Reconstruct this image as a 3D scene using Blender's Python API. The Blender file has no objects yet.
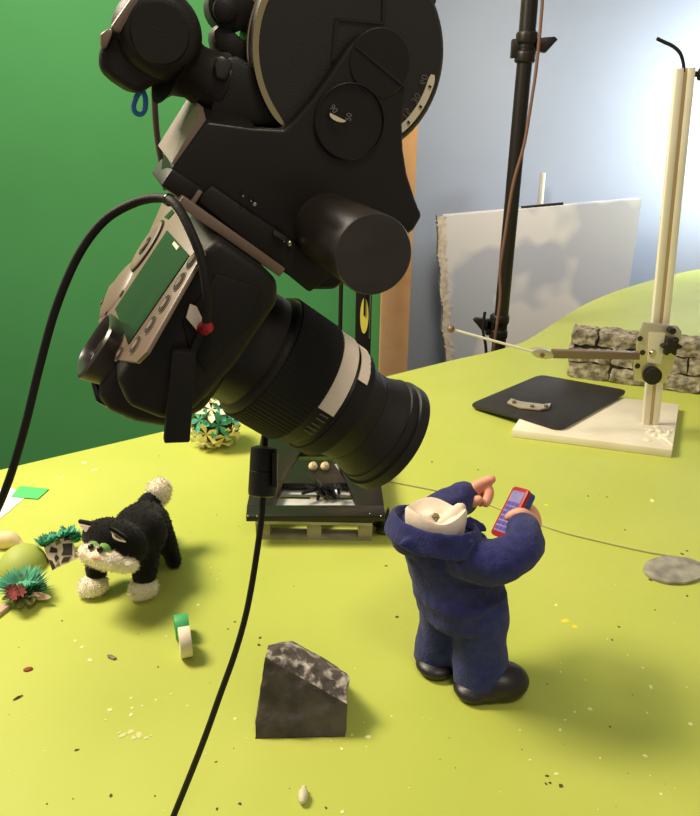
import bpy, bmesh, math, random
from mathutils import Vector, Matrix, noise
random.seed(7)
V = Vector
C = bpy.context.scene.collection
PI = math.pi
TAU = 2*PI

# ------------------------------------------------------------------ camera
PITCH = math.radians(21); ROLL = math.radians(0.9)
CAM = V((0, 0, 0.5)); FPX = 750.0
fwd = V((0, math.cos(PITCH), -math.sin(PITCH)))
up0 = V((0, math.sin(PITCH), math.cos(PITCH))); right0 = V((1, 0, 0))
right = right0*math.cos(ROLL) + up0*math.sin(ROLL)
up = up0*math.cos(ROLL) - right0*math.sin(ROLL)
cam_data = bpy.data.cameras.new('camera')
cam_data.sensor_fit = 'HORIZONTAL'; cam_data.sensor_width = 36
cam_data.lens = 36*FPX/700; cam_data.clip_start = .01
cam = bpy.data.objects.new('camera', cam_data); C.objects.link(cam)
M = Matrix.Identity(4)
for i in range(3):
    M[i][0] = right[i]; M[i][1] = up[i]; M[i][2] = -fwd[i]; M[i][3] = CAM[i]
cam.matrix_world = M
bpy.context.scene.camera = cam

def cw(x, y, z): return CAM + right*x - up*y + fwd*z
def cdir(x, y, z): return (right*x - up*y + fwd*z)
def ray(px, py): return cdir((px-350)/FPX, (py-408)/FPX, 1)
def P(px, py, z=0.0):
    d = ray(px, py); return CAM + d*((z-CAM.z)/d.z)
def PY(px, py, Y):
    d = ray(px, py); return CAM + d*(Y/d.y)
def PD(px, py, dep): return CAM + ray(px, py)*dep

# frame of the camera rig: r = to the right of the stills camera, u = its up, f = along its lens
R = cdir(-.29980519, -.36975973, .87942856)
U = cdir(-.58999348, .79626793, .13366033)
F = cdir(.74968296, .47878505, .45688109)
O = cw(-.1067, -.0656, .4)
def L(r, u, f): return O + R*r + U*u + F*f
def on_r(px, py, r):
    d = ray(px, py); return CAM + d*((O+R*r-CAM).dot(R)/d.dot(R))
def on_f(px, py, f):
    d = ray(px, py); return CAM + d*((O+F*f-CAM).dot(F)/d.dot(F))
def on_u(px, py, u):
    d = ray(px, py); return CAM + d*((O+U*u-CAM).dot(U)/d.dot(U))

# ------------------------------------------------------------------ materials
def lin(c):
    out = []
    for v in c:
        v /= 255.
        out.append(v/12.92 if v <= .04045 else ((v+.055)/1.055)**2.4)
    return tuple(out)+(1.0,)
def mat(name, col, rough=.6, metal=0., var=0., vscale=30, bump=0., bscale=200, spec=.5, sheen=0., col2=None, detail=4, emit=0, ramp=None):
    m = bpy.data.materials.new(name); m.use_nodes = True
    nt = m.node_tree; b = nt.nodes['Principled BSDF']
    b.inputs['Base Color'].default_value = lin(col)
    b.inputs['Roughness'].default_value = rough
    b.inputs['Metallic'].default_value = metal
    b.inputs['Specular IOR Level'].default_value = spec
    if sheen:
        b.inputs['Sheen Weight'].default_value = sheen
        b.inputs['Sheen Roughness'].default_value = .6
    tc = nt.nodes.new('ShaderNodeTexCoord')
    if col2 is None and var:
        col2 = tuple(max(0, v*(1-var)) for v in col)
    if col2 is not None:
        n = nt.nodes.new('ShaderNodeTexNoise'); n.inputs['Scale'].default_value = vscale; n.inputs['Detail'].default_value = detail
        nt.links.new(tc.outputs['Object'], n.inputs['Vector'])
        r = nt.nodes.new('ShaderNodeValToRGB')
        lo, hi = ramp or (.35, .65)
        r.color_ramp.elements[0].position = lo; r.color_ramp.elements[1].position = hi
        r.color_ramp.elements[0].color = lin(col2); r.color_ramp.elements[1].color = lin(col)
        nt.links.new(n.outputs['Fac'], r.inputs['Fac']); nt.links.new(r.outputs['Color'], b.inputs['Base Color'])
    if bump:
        n2 = nt.nodes.new('ShaderNodeTexNoise'); n2.inputs['Scale'].default_value = bscale; n2.inputs['Detail'].default_value = 5
        nt.links.new(tc.outputs['Object'], n2.inputs['Vector'])
        bp = nt.nodes.new('ShaderNodeBump'); bp.inputs['Strength'].default_value = bump; bp.inputs['Distance'].default_value = .002
        nt.links.new(n2.outputs['Fac'], bp.inputs['Height']); nt.links.new(bp.outputs['Normal'], b.inputs['Normal'])
    return m

m_table = mat('lime_paint', (193, 199, 92), .5, col2=(184, 193, 83), vscale=4, bump=.08, bscale=60, spec=.35)
m_table_side = mat('plywood_edge', (150, 160, 60), .7, var=.2)
m_green = mat('green_screen_paint', (74, 142, 82), .75, col2=(68, 135, 76), vscale=1.5, spec=.2)
m_blue = mat('grey_blue_wall', (176, 181, 191), .8, col2=(170, 176, 188), vscale=2.5, bump=.05, bscale=40, spec=.2)
m_floor = mat('concrete', (120, 118, 112), .8, var=.15, vscale=8)
m_wood = mat('raw_pine', (246, 196, 140), .7, col2=(232, 174, 116), vscale=9, bump=.1, bscale=60)
m_foam = mat('foam_painted_shadows', (204, 203, 206), .85, col2=(244, 236, 226), vscale=3.0, bump=.2, bscale=150, detail=2, ramp=(.47, .52))  # grey noise patches painted in place of shadows cast on the board
m_foam_edge = mat('torn_foam', (248, 228, 198), .9, var=.15, vscale=60, bump=.6, bscale=120)
m_black = mat('black_plastic', (33, 28, 24), .5, bump=.12, bscale=900, spec=.35)
m_blackp = mat('black_paint', (30, 25, 20), .38, bump=.05, bscale=500, spec=.38)
m_drum = mat('black_cast_metal', (40, 34, 28), .42, bump=.15, bscale=1100, spec=.5)
m_rubber = mat('black_rubber', (27, 24, 22), .65, bump=.15, bscale=700, spec=.3)
m_lit_tan = mat('lamp_lit_tan', (132, 110, 93), .42, bump=.12, bscale=1500, spec=.6)  # black plastic made tan, warm lamp sheen put into the colour
m_gloss = mat('black_gloss', (22, 21, 20), .2, spec=.6)
m_lcd = mat('lcd_glass', (40, 56, 42), .22, spec=.4, col2=(34, 50, 38), vscale=25)
m_tape = mat('masking_tape', (255, 236, 214), .7, var=.04, vscale=60)
m_brass = mat('shiny_rim', (190, 172, 130), .25, metal=.9)
m_chrome = mat('chrome', (200, 190, 180), .2, metal=1)
m_worn = mat('worn_lit_black_metal', (60, 52, 44), .36, col2=(40, 34, 29), vscale=30, spec=.6)  # worn metal, base also lifted to paint in lamp highlights
m_white = mat('white_plastic', (236, 228, 205), .5)
m_label = mat('scale_label', (238, 222, 190), .6)
m_red = mat('red_plastic', (172, 20, 36), .4)
m_yellow = mat('yellow_label', (222, 205, 80), .6)
m_bluec = mat('blue_cord', (60, 130, 190), .6)
m_glass = mat('lens_glass', (18, 16, 24), .06, spec=.9)
m_felt = mat('blue_felt', (50, 52, 108), .95, col2=(41, 43, 92), vscale=120, bump=.6, bscale=420, spec=.1, sheen=.12)
m_felt2 = mat('blue_felt_trousers', (50, 56, 114), .95, col2=(41, 46, 96), vscale=120, bump=.6, bscale=420, spec=.1, sheen=.12)
m_cloth = mat('cream_cloth', (246, 226, 204), .85, var=.06, vscale=80, bump=.15, bscale=300)
m_skin = mat('skin_silicone', (240, 178, 146), .5, col2=(232, 160, 130), vscale=50, spec=.35)
m_shoe = mat('dark_shoe', (34, 28, 30), .4, bump=.1, bscale=300)
m_phone_blue = mat('phone_blue', (48, 74, 130), .4)
m_screen = mat('phone_screen', (158, 148, 192), .3, col2=(118, 104, 168), vscale=60)
m_icon = mat('phone_icon', (92, 74, 160), .4)
m_rock = mat('slate_rock', (92, 83, 79), .8, col2=(58, 52, 50), vscale=38, bump=.9, bscale=140, detail=8)
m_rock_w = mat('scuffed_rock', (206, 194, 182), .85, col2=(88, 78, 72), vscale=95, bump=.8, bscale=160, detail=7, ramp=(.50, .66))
m_stone = mat('stone_foam', (184, 172, 148), .9, col2=(104, 96, 80), vscale=75, bump=1., bscale=160, detail=6)
m_mortar = mat('mortar', (84, 76, 62), .95, var=.3, vscale=60, bump=.5, bscale=120)
m_cream = mat('cream_board', (238, 228, 204), .6, col2=(230, 218, 192), vscale=14)
m_rail = mat('cream_rail', (244, 234, 210), .45, var=.05, vscale=10)
m_groove = mat('rail_groove', (200, 172, 128), .6)
m_brown = mat('brown_rail', (128, 106, 86), .4, metal=.3)
m_alu = mat('aluminium', (206, 196, 168), .35, metal=.6)
m_plate = mat('black_board', (46, 42, 40), .5, var=.15, vscale=40)
m_pallet = mat('pallet_wood', (168, 158, 128), .8, var=.18, vscale=40)
m_pallet_top = mat('pallet_slats', (196, 194, 186), .8, var=.12, vscale=40)
m_teal = mat('teal_leaf', (92, 190, 152), .7, var=.2, vscale=90)
m_dgreen = mat('mid_leaf', (92, 140, 84), .7, var=.3, vscale=90)
m_leafpale = mat('pale_leaf', (176, 220, 176), .7, var=.15, vscale=60)
m_flower_y = mat('yellow_flower', (255, 240, 176), .7, var=.05, vscale=60)
m_flower_w = mat('cream_flower', (244, 244, 204), .7, var=.08, vscale=60)
m_core = mat('dark_core', (74, 70, 40), .9, var=.4, vscale=60)
m_redfl = mat('red_flower', (150, 64, 56), .7, var=.3, vscale=120)
m_pinkpetal = mat('pink_petal', (224, 188, 160), .6, var=.1)
m_olive = mat('olive_leaf', (122, 118, 66), .7, var=.2, vscale=60)
m_paper = mat('white_paper', (240, 238, 230), .8)
m_gpaper = mat('green_paper', (86, 200, 110), .8)
m_clay = mat('cream_clay', (238, 214, 160), .6, var=.06)
m_mound = mat('lime_mound', (176, 188, 88), .6, var=.06, vscale=20)
m_gtape = mat('green_tape', (70, 176, 104), .5)
m_wtape = mat('white_tape', (240, 226, 200), .55)
m_disc = mat('grey_stone_disc', (172, 166, 148), .7, col2=(128, 122, 112), vscale=60, bump=.5, bscale=150)
m_wire = mat('cream_wire', (196, 190, 120), .5)
m_gold = mat('brown_cable', (120, 84, 66), .6)
m_speck_w = mat('speck_white', (240, 236, 176), .7)
m_speck_y = mat('speck_yellow', (240, 220, 60), .7)
m_speck_d = mat('speck_dark', (92, 66, 34), .8)
m_speck_r = mat('speck_red', (150, 50, 36), .7)
m_speck_o = mat('scuff', (214, 212, 140), .6)
m_eye = mat('eye_black', (16, 14, 14), .15)
m_eyegreen = mat('eye_green_felt', (122, 168, 82), .8)
m_nose = mat('nose_pink', (232, 176, 146), .7)
m_earin = mat('ear_lining', (238, 214, 200), .9)
m_camo = mat('camo_card', (206, 190, 160), .8)
m_camo_d = mat('camo_dark', (44, 38, 32), .8)
m_camo_m = mat('camo_mid', (120, 104, 84), .8)
m_greytext = mat('grey_print', (104, 98, 88), .7)

# ------------------------------------------------------------------ geometry helpers
def prism(bm, pts, vec):
    a = [bm.verts.new(p) for p in pts]; b = [bm.verts.new(p+vec) for p in pts]
    n = len(pts)
    bm.faces.new(a); bm.faces.new(list(reversed(b)))
    for i in range(n):
        bm.faces.new((a[i], b[i], b[(i+1) % n], a[(i+1) % n]))
def box(bm, c, ax, ay, az):
    pts = [c-ax-ay-az, c+ax-ay-az, c+ax+ay-az, c-ax+ay-az]
    prism(bm, pts, az*2)
def abox(bm, x0, x1, y0, y1, z0, z1):
    box(bm, V(((x0+x1)/2, (y0+y1)/2, (z0+z1)/2)), V(((x1-x0)/2, 0, 0)), V((0, (y1-y0)/2, 0)), V((0, 0, (z1-z0)/2)))
def frame_of(d):
    d = d.normalized(); a = V((0, 0, 1)) if abs(d.z) < .9 else V((1, 0, 0))
    x = d.cross(a).normalized(); return x, d.cross(x).normalized()
def lathe(bm, p0, axis, prof, n=40, cap=True):
    axis = axis.normalized(); x, y = frame_of(axis)
    rings = []
    for t, r in prof:
        rings.append([bm.verts.new(p0+axis*t+(x*math.cos(TAU*i/n)+y*math.sin(TAU*i/n))*max(r, 1e-5)) for i in range(n)])
    for a, b in zip(rings, rings[1:]):
        for i in range(n): bm.faces.new((a[i], a[(i+1) % n], b[(i+1) % n], b[i]))
    if cap:
        bm.faces.new(list(reversed(rings[0]))); bm.faces.new(rings[-1])
def smooth_path(pts, k=6):
    out = []
    n = len(pts)
    for i in range(n-1):
        p0 = pts[max(i-1, 0)]; p1 = pts[i]; p2 = pts[i+1]; p3 = pts[min(i+2, n-1)]
        for j in range(k):
            t = j/k
            out.append(.5*((2*p1)+(p2-p0)*t+(2*p0-5*p1+4*p2-p3)*t*t+(3*p1-p0-3*p2+p3)*t*t*t))
    out.append(pts[-1]); return out
def tube(bm, pts, rad, n=12, round_ends=False):
    if not isinstance(rad, (list, tuple)): rad = [rad]*len(pts)
    elif len(rad) != len(pts):
        q = len(pts)-1; m = len(rad)-1; rr = []
        for i in range(len(pts)):
            s = i/q*m; j = min(int(s), m-1); rr.append(rad[j]+(rad[j+1]-rad[j])*(s-j))
        rad = rr
    if round_ends:
        P0, P1 = pts[0], pts[-1]
        d0 = (pts[0]-pts[1]).normalized(); d1 = (pts[-1]-pts[-2]).normalized()
        r0, r1 = rad[0], rad[-1]
        pts = [P0+d0*r0*.97, P0+d0*r0*.75]+list(pts)+[P1+d1*r1*.75, P1+d1*r1*.97]
        rad = [r0*.2, r0*.66]+list(rad)+[r1*.66, r1*.2]
    x = None; rings = []
    for i, p in enumerate(pts):
        d = (pts[min(i+1, len(pts)-1)]-pts[max(i-1, 0)]).normalized()
        if x is None: x, _ = frame_of(d)
        x = (x-d*x.dot(d)).normalized(); y = d.cross(x)
        rings.append([bm.verts.new(p+(x*math.cos(TAU*k/n)+y*math.sin(TAU*k/n))*rad[i]) for k in range(n)])
    for a, b in zip(rings, rings[1:]):
        for k in range(n): bm.faces.new((a[k], a[(k+1) % n], b[(k+1) % n], b[k]))
    bm.faces.new(list(reversed(rings[0]))); bm.faces.new(rings[-1])
def ell(bm, c, ax, ay, az, nu=16, nv=10):
    top = bm.verts.new(c+az); bot = bm.verts.new(c-az); rings = []
    for j in range(1, nv):
        t = PI*j/nv
        rings.append([bm.verts.new(c+az*math.cos(t)+(ax*math.cos(TAU*i/nu)+ay*math.sin(TAU*i/nu))*math.sin(t)) for i in range(nu)])
    for i in range(nu):
        bm.faces.new((top, rings[0][i], rings[0][(i+1) % nu])); bm.faces.new((bot, rings[-1][(i+1) % nu], rings[-1][i]))
    for a, b in zip(rings, rings[1:]):
        for i in range(nu): bm.faces.new((a[i], b[i], b[(i+1) % nu], a[(i+1) % nu]))
def ball(bm, c, r, nu=14, nv=9): ell(bm, c, V((r, 0, 0)), V((0, r, 0)), V((0, 0, r)), nu, nv)
def loft(bm, rings, cap=True):
    rs = [[bm.verts.new(p) for p in ring] for ring in rings]; n = len(rs[0])
    for a, b in zip(rs, rs[1:]):
        for i in range(n): bm.faces.new((a[i], a[(i+1) % n], b[(i+1) % n], b[i]))
    if cap: bm.faces.new(list(reversed(rs[0]))); bm.faces.new(rs[-1])
def ring(c, ax, ay, n=28): return [c+ax*math.cos(TAU*i/n)+ay*math.sin(TAU*i/n) for i in range(n)]

origin = {}
def thing(name, label, cat, loc, group=None):
    o = bpy.data.objects.new(name, None); C.objects.link(o); o.empty_display_size = .02
    o.location = loc; origin[o.name] = V(loc)
    o['label'] = label; o['category'] = cat
    if group: o['group'] = group
    return o
def tag(o, label=None, cat=None, group=None, kind=None):
    if label: o['label'] = label
    if cat: o['category'] = cat
    if group: o['group'] = group
    if kind: o['kind'] = kind
    return o
def fin(name, bm, mats, parent=None, bevel=0, seg=2, angle=35, label=None, flat=False):
    if not isinstance(mats, (list, tuple)): mats = [mats]
    bmesh.ops.recalc_face_normals(bm, faces=bm.faces[:])
    if bevel:
        es = [e for e in bm.edges if len(e.link_faces) == 2 and e.calc_face_angle(0) > math.radians(28)]
        bmesh.ops.bevel(bm, geom=es, offset=bevel, segments=seg, profile=.5, affect='EDGES', clamp_overlap=True)
    if parent is not None: off = origin[parent.name]
    else:
        xs = [v.co for v in bm.verts]
        lo = V((min(c.x for c in xs), min(c.y for c in xs), min(c.z for c in xs))); hi = V((max(c.x for c in xs), max(c.y for c in xs), max(c.z for c in xs)))
        off = V(((lo.x+hi.x)/2, (lo.y+hi.y)/2, lo.z))
    for v in bm.verts: v.co -= off
    me = bpy.data.meshes.new(name); bm.to_mesh(me); bm.free()
    for m in mats: me.materials.append(m)
    if not flat:
        me.polygons.foreach_set('use_smooth', [True]*len(me.polygons)); me.set_sharp_from_angle(angle=math.radians(angle))
    o = bpy.data.objects.new(name, me); C.objects.link(o)
    if parent is not None:
        o.parent = parent
    else: o.location = off
    origin[o.name] = off
    if label: o['label'] = label
    return o
def fuse(bm, voxel=.002, it=6, fac=.6):
    """weld overlapping closed shapes into one continuous skin"""
    bmesh.ops.recalc_face_normals(bm, faces=bm.faces[:])
    me = bpy.data.meshes.new('tmp'); bm.to_mesh(me); bm.free()
    o = bpy.data.objects.new('tmp', me); C.objects.link(o)
    a = o.modifiers.new('r', 'REMESH'); a.mode = 'VOXEL'; a.voxel_size = voxel
    s = o.modifiers.new('s', 'SMOOTH'); s.factor = fac; s.iterations = it
    bpy.context.view_layer.update()
    dg = bpy.context.evaluated_depsgraph_get()
    m2 = bpy.data.meshes.new_from_object(o.evaluated_get(dg))
    bpy.data.objects.remove(o); bpy.data.meshes.remove(me)
    out = bmesh.new(); out.from_mesh(m2); bpy.data.meshes.remove(m2)
    return out
def B(): return bmesh.new()
def one(name, fn, mats, parent=None, **k):
    bm = B(); fn(bm); return fin(name, bm, mats, parent, **k)
def text(bm_target_name, s, c, xdir, ydir, size, m, parent):
    cu = bpy.data.curves.new('t', 'FONT'); cu.body = s; cu.size = size; cu.align_x = 'CENTER'; cu.align_y = 'CENTER'
    o = bpy.data.objects.new('t', cu); C.objects.link(o); bpy.context.view_layer.update()
    me = bpy.data.meshes.new_from_object(o.evaluated_get(bpy.context.evaluated_depsgraph_get()))
    bpy.data.objects.remove(o)
    bm = B(); bm.from_mesh(me)
    for v in bm.verts: v.co = c+xdir*v.co.x+ydir*v.co.y
    return fin(bm_target_name, bm, m, parent, flat=True)

# ------------------------------------------------------------------ setting
TZ = -.75
def quad_wall(name, x0, x1, y0, y1, z0, z1, m):
    bm = B(); abox(bm, x0, x1, y0, y1, z0, z1); o = fin(name, bm, m, flat=True); o['kind'] = 'structure'; return o
quad_wall('floor', -3.2, 4.2, -1.6, 3.05, TZ-.05, TZ, m_floor)
quad_wall('wall_back', -3.2, 4.2, 3.05, 3.13, TZ, 2.6, m_blue)
gx1 = PY(379, 375, 2.2).x
quad_wall('wall_left', -3.2, gx1, 2.2, 2.24, TZ, 2.6, m_green)
p0 = PY(379, 375, 2.15); p1 = PY(407, 375, 2.15)
bm = B(); abox(bm, p0.x, p1.x, 2.15, 2.25, TZ, 2.6)
o = fin('trim_1', bm, m_wood, bevel=.003); o['kind'] = 'structure'

# table top with a wavy sawn back edge
edge_px = [(-260, 532), (0, 470), (170, 430), (300, 398), (445, 362), (490, 352), (523, 342), (545, 329), (565, 316), (592, 301), (623, 289), (660, 278), (700, 269), (760, 261)]
edge = smooth_path([P(x, y) for x, y in edge_px], 4)
poly = edge + [V((1.75, edge[-1].y, 0)), V((1.75, .2, 0)), V((-.95, .2, 0))]
table = thing('worktop_table', 'large lime green painted animation set table with a wavy back edge', 'table', (0.2, .9, 0))
bm = B(); prism(bm, [p.copy() for p in reversed(poly)], V((0, 0, -.025)))
fin('tabletop', bm, m_table, table, flat=True)
for x, y in ((-.8, .3), (1.65, .3), (1.65, 2.6), (-.45, .85)):
    one('leg', lambda b: abox(b, x-.03, x+.03, y-.03, y+.03, TZ, -.025), m_wood, table)
# paint spatter and crumbs stuck to the paint
def blob(bm, c, rx, ry, rot, n=9, h=.0003):
    pts = []
    for i in range(n):
        a = TAU*i/n; k = 1+random.uniform(-.25, .25)
        x, y = rx*k*math.cos(a), ry*k*math.sin(a)
        pts.append(V((c.x+x*math.cos(rot)-y*math.sin(rot), c.y+x*math.sin(rot)+y*math.cos(rot), .0001)))
    prism(bm, pts, V((0, 0, h)))
def spatter(name, spots, m):
    bm = B()
    for i, (px, py, s) in enumerate(spots):
        s *= .72; c = P(px, py); k = (c-CAM).dot(fwd)/FPX
        blob(bm, c, s*k, s*k*random.uniform(.9, 1.7), random.uniform(0, 3), h=.0002+.00001*(i % 9))
    o = fin(name, bm, m, table, flat=True); o['kind'] = 'stuff'
rnd = random.Random(3)
W_ = [(75, 641, 2.2), (82, 647, 2.2), (90, 660, 2.6), (131, 698, 2), (110, 710, 3), (131, 715, 2.4), (132, 708, 1.5), (156, 700, 1.5), (142, 706, 1.3), (171, 694, 1.4), (187, 706, 1.2), (198, 605, 2.4), (235, 719, 2.4), (368, 737, 3), (342, 749, 2), (352, 735, 1.5), (690, 724, 3), (652, 501, 3), (556, 605, 2), (651, 687, 2.4), (643, 668, 1.6), (645, 756, 2.2), (661, 794, 2), (600, 758, 2), (560, 730, 2), (565, 720, 1.5), (84, 463, 3), (95, 470, 3), (60, 478, 2.2), (342, 812, 2.6), (520, 730, 1.5), (556, 774, 2), (590, 709, 3), (575, 712, 2), (647, 713, 1.6), (530, 760, 1.4)]
W_ += [(rnd.uniform(0, 700), rnd.uniform(560, 812), rnd.uniform(.5, 1.1)) for _ in range(45)]
spatter('white_spatter', W_, m_speck_w)
spatter('yellow_spatter', [(565, 621, 4.5), (575, 627, 3.6), (546, 505, 2.2)], m_speck_y)
D_ = [(547, 776, 2.2), (550, 783, 2), (546, 784, 1.6), (561, 786, 3.2), (619, 627, 1.6), (625, 530, 1.6), (682, 554, 2), (687, 551, 1.6), (687, 596, 1.6), (650, 580, 2), (655, 610, 1.2), (77, 750, 2), (111, 796, 2.2), (47, 804, 1.4), (155, 796, 1.3), (73, 799, 1), (240, 804, 2), (217, 809, 1.6), (326, 808, 1.7), (588, 496, 1.4), (607, 497, 1.2), (478, 470, 1.4), (432, 462, 1.3), (397, 617, 2.2), (386, 566, 1.5), (260, 638, 1.6), (259, 645, 2.2), (235, 622, 1.3), (228, 629, 1.2), (612, 640, 1.3), (547, 684, 1.2), (62, 621, 1.2), (158, 667, 1.2), (216, 762, 1.2), (610, 727, 1.6)]
D_ += [(rnd.uniform(0, 700), rnd.uniform(430, 812), rnd.uniform(.4, .8)) for _ in range(35)]
D_ = [d for d in D_ if d[1] > 470-.24*d[0]]
spatter('dark_spatter', D_, m_speck_d)
spatter('paint_scuff', [(131, 732, 4), (139, 735, 4), (123, 735, 3.5), (146, 738, 3), (119, 733, 2), (134, 738, 3), (151, 736, 1.6)], m_speck_o)

# ------------------------------------------------------------------ behind the table
# leaning foam board
YB = 2.82
bp = [(437, 216), (438.5, 240), (437.8, 255), (440.5, 272), (440, 292), (443, 310), (442, 328), (445, 345), (446, 375)]
top_r = PY(642, 199, YB); bot_l = PY(446, 375, YB)
pts = [PY(x, y, YB) for x, y in bp]
zf = TZ
fl = V((pts[-1].x, YB, zf)); fr = V((top_r.x, YB, zf))
outl = pts + [fl, fr, top_r]
board = thing('foam_board', 'large grey-white polystyrene sheet with a torn left edge leaning behind the table', 'board', (fl+fr)*.5)
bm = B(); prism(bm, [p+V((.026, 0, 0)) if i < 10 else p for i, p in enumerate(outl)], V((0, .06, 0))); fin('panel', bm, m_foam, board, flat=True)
bm = B()
n = 60; le = smooth_path(pts+[fl], 12)
outer = []; inner = []
for i, p in enumerate(le):
    outer.append(p+V((noise.noise(V((i*.9, 0, 3)))*.008, -.004, 0))); inner.append(p+V((.03+noise.noise(V((i*.5, 2, 3)))*.016, -.004, 0)))
a = [bm.verts.new(p) for p in outer]; b2 = [bm.verts.new(p) for p in inner]; a2 = [bm.verts.new(p+V((0, .06, 0))) for p in outer]
for i in range(len(a)-1):
    bm.faces.new((a[i], b2[i], b2[i+1], a[i+1])); bm.faces.new((a[i], a[i+1], a2[i+1], a2[i]))
fin('torn_edge', bm, m_foam_edge, board, flat=True)
# white tube and thin black bar behind the board top
a, b = PY(543, 173, 2.95), PY(543, 215, 2.95)
o = one('white_tube', lambda m: tube(m, [a, V((b.x, b.y, TZ))], .0105, 14), m_white); tag(o, 'thin white tube poking up behind the grey-white foam board', 'tube')
a, b = PY(521, 207.5, 2.85), PY(563, 203.5, 2.85)
def f(m):
    tube(m, [a, b], .005, 8)
    for t in (.15, .35, .55, .8):
        q = a.lerp(b, t); tube(m, [q, q+V((0, 0, -.012))], .006, 8)
o = one('black_bar', f, m_blackp); tag(o, 'short thin black bar clipped along the top of the foam board', 'bar')

# tall black light stand
YS = 1.92
t0, b0 = PY(532, -60, YS), PY(497, 352, YS)
dirp = (t0-b0).normalized(); ft = b0+dirp*((TZ+.25-b0.z)/dirp.z)
st = thing('light_stand', 'tall black light stand with locking collars standing behind the table', 'stand', V((ft.x, ft.y, TZ)))
k45 = PY(526, 48, YS)
one('pole', lambda m: tube(m, [ft, k45], .0180, 20), m_blackp, st)
one('upper_pole', lambda m: tube(m, [k45, t0+dirp*.5], .0195, 20), m_blackp, st)
def clamp(px, py, sgn):
    c = PY(px, py, YS)
    def f(m):
        lathe(m, c-dirp*.034, dirp, [(0, .021), (.004, .024), (.022, .024), (.026, .021)], 24)
        lathe(m, c+dirp*.006, dirp, [(0, .022), (.004, .025), (.022, .025), (.026, .022)], 24)
        box(m, c+V((-.024, 0, -.004)), V((.010, 0, 0)), V((0, .010, 0)), dirp*.020)
    cl = fin('collar', (lambda b: (f(b), b)[1])(B()), m_blackp, st, bevel=.002)
    one('lever', lambda m: prism(m, [c+V((.02*sgn, -.01, -.008)), c+V((.045*sgn, -.01, -.012)), c+V((.07*sgn, -.01, .016)), c+V((.062*sgn, -.01, .022)), c+V((.02*sgn, -.01, .018))], V((0, .02, 0))), m_blackp, cl, bevel=.002)
clamp(526, 47, 1); clamp(499, 326, -1)
for k in range(3):
    a_ = .5+k*TAU/3; e = V((ft.x+.4*math.cos(a_), ft.y+.4*math.sin(a_), TZ+.015))
    one('leg', lambda m: tube(m, [ft+V((0, 0, .1)), e], .012, 10), m_blackp, st)
# cables on the stand
def pcable(name, pix, Y, r, m, label, cat='cable', k=6):
    pts = smooth_path([PY(x, y, Y) for x, y in pix], k)
    o = one(name, lambda b: tube(b, pts, r, 8), m); return tag(o, label, cat)
pcable('brown_cable', [(545, -40), (541, 20), (536, 70), (530, 110), (524, 145), (513, 185), (505, 235), (500, 270), (500, 300), (494, 345), (490, 380), (488, 440)], YS-.035, .0038, m_gold, 'thin brown cable running down along the tall black light stand')
pcable('black_cable', [(485, 312), (483, 330), (486, 350), (487, 400), (489, 460)], YS-.05, .004, m_rubber, 'short black cable hanging from the lower collar of the light stand')

# dark rail with yellow label and thin pole in front of the green wall
YR = 2.05
a, b = PY(357.5, 200, YR), PY(370, 375, YR)
rl = thing('metal_upright', 'dark metal upright with a yellow oval label in front of the green wall', 'upright', V(((a.x+b.x)/2+.002, YR, TZ)))
one('post', lambda m: abox(m, a.x, b.x, YR, YR+.03, TZ, 1.2), m_blackp, rl, bevel=.003)
c = PY(364.3, 316, YR-.002)
ov = one('oval_label', lambda m: lathe(m, c, V((0, 1, 0)), [(0, .0115), (.002, .0115)], 30), m_yellow, rl)
for v in ov.data.vertices: v.co.z = (v.co.z-(c.z-TZ))*4.4+(c.z-TZ)
a = PY(365.3, 298, YR-.006)
one('slot', lambda m: abox(m, a.x-.004, a.x+.001, YR-.006, YR-.003, a.z-.05, a.z+.05), m_gloss, rl)
a = PY(369.8, 318, YR-.004)
one('edge_highlight', lambda m: abox(m, a.x-.0015, a.x+.0015, YR-.004, YR, a.z-.06, a.z+.07), m_chrome, rl)  # chrome strip stands in for the white highlight along the upright
a = PY(338, 300, YR)
o = one('thin_pole', lambda m: tube(m, [V((a.x, YR, TZ)), V((a.x+.02, YR, 1.3))], .0062, 10), m_blackp); tag(o, 'thin dark pole just left of the upright with the yellow label', 'pole')

# ------------------------------------------------------------------ rail stand at right
A_, B_, C_ = P(511, 437), P(671, 458), P(678, 411)
A_.z = B_.z = C_.z = 0
D_2 = A_+(C_-B_)
Y0 = P(650, 424, .014).y
rs = thing('rail_stand', 'cream upright rail with a sliding carriage on a cream base board', 'stand', (A_+B_+C_+D_2)*.25)
bm = B(); prism(bm, [A_, B_, C_, D_2], V((0, 0, .014))); fin('base_board', bm, m_cream, rs, bevel=.0015)
rb, rt = P(650, 424, .014), PY(685, 68, Y0)
ax = (rt-rb).normalized(); wx = V((1, 0, 0)); wx = (wx-ax*wx.dot(ax)).normalized(); wy = ax.cross(wx)
if wy.y > 0: wy = -wy        # towards the viewer
def raillen(w, off, dpt, lift=0):
    return lambda m: box(m, (rb+rt)*.5+wx*off+wy*lift, wx*w, wy*dpt, (rt-rb)*.5)
one('rail', raillen(.0055, -.0085, .005), m_rail, rs, bevel=.001)
one('rail', raillen(.0055, .0085, .005), m_rail, rs, bevel=.001)
one('rail_groove', raillen(.0042, 0, .002), m_groove, rs, label='tan recessed groove of the rail')
cp = [(644, 322), (660, 324), (678, 326), (682, 332), (680, 345), (676, 358), (671, 372), (664, 384), (648, 383), (634, 380), (634, 368), (637, 353), (637, 342), (640, 332)]
YC = Y0-.02
cpts = [PY(x, y, YC) for x, y in cp]
bm = B(); prism(bm, cpts, V((0, .006, 0))); cr = fin('carriage', bm, m_alu, rs, bevel=.0015)
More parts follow.
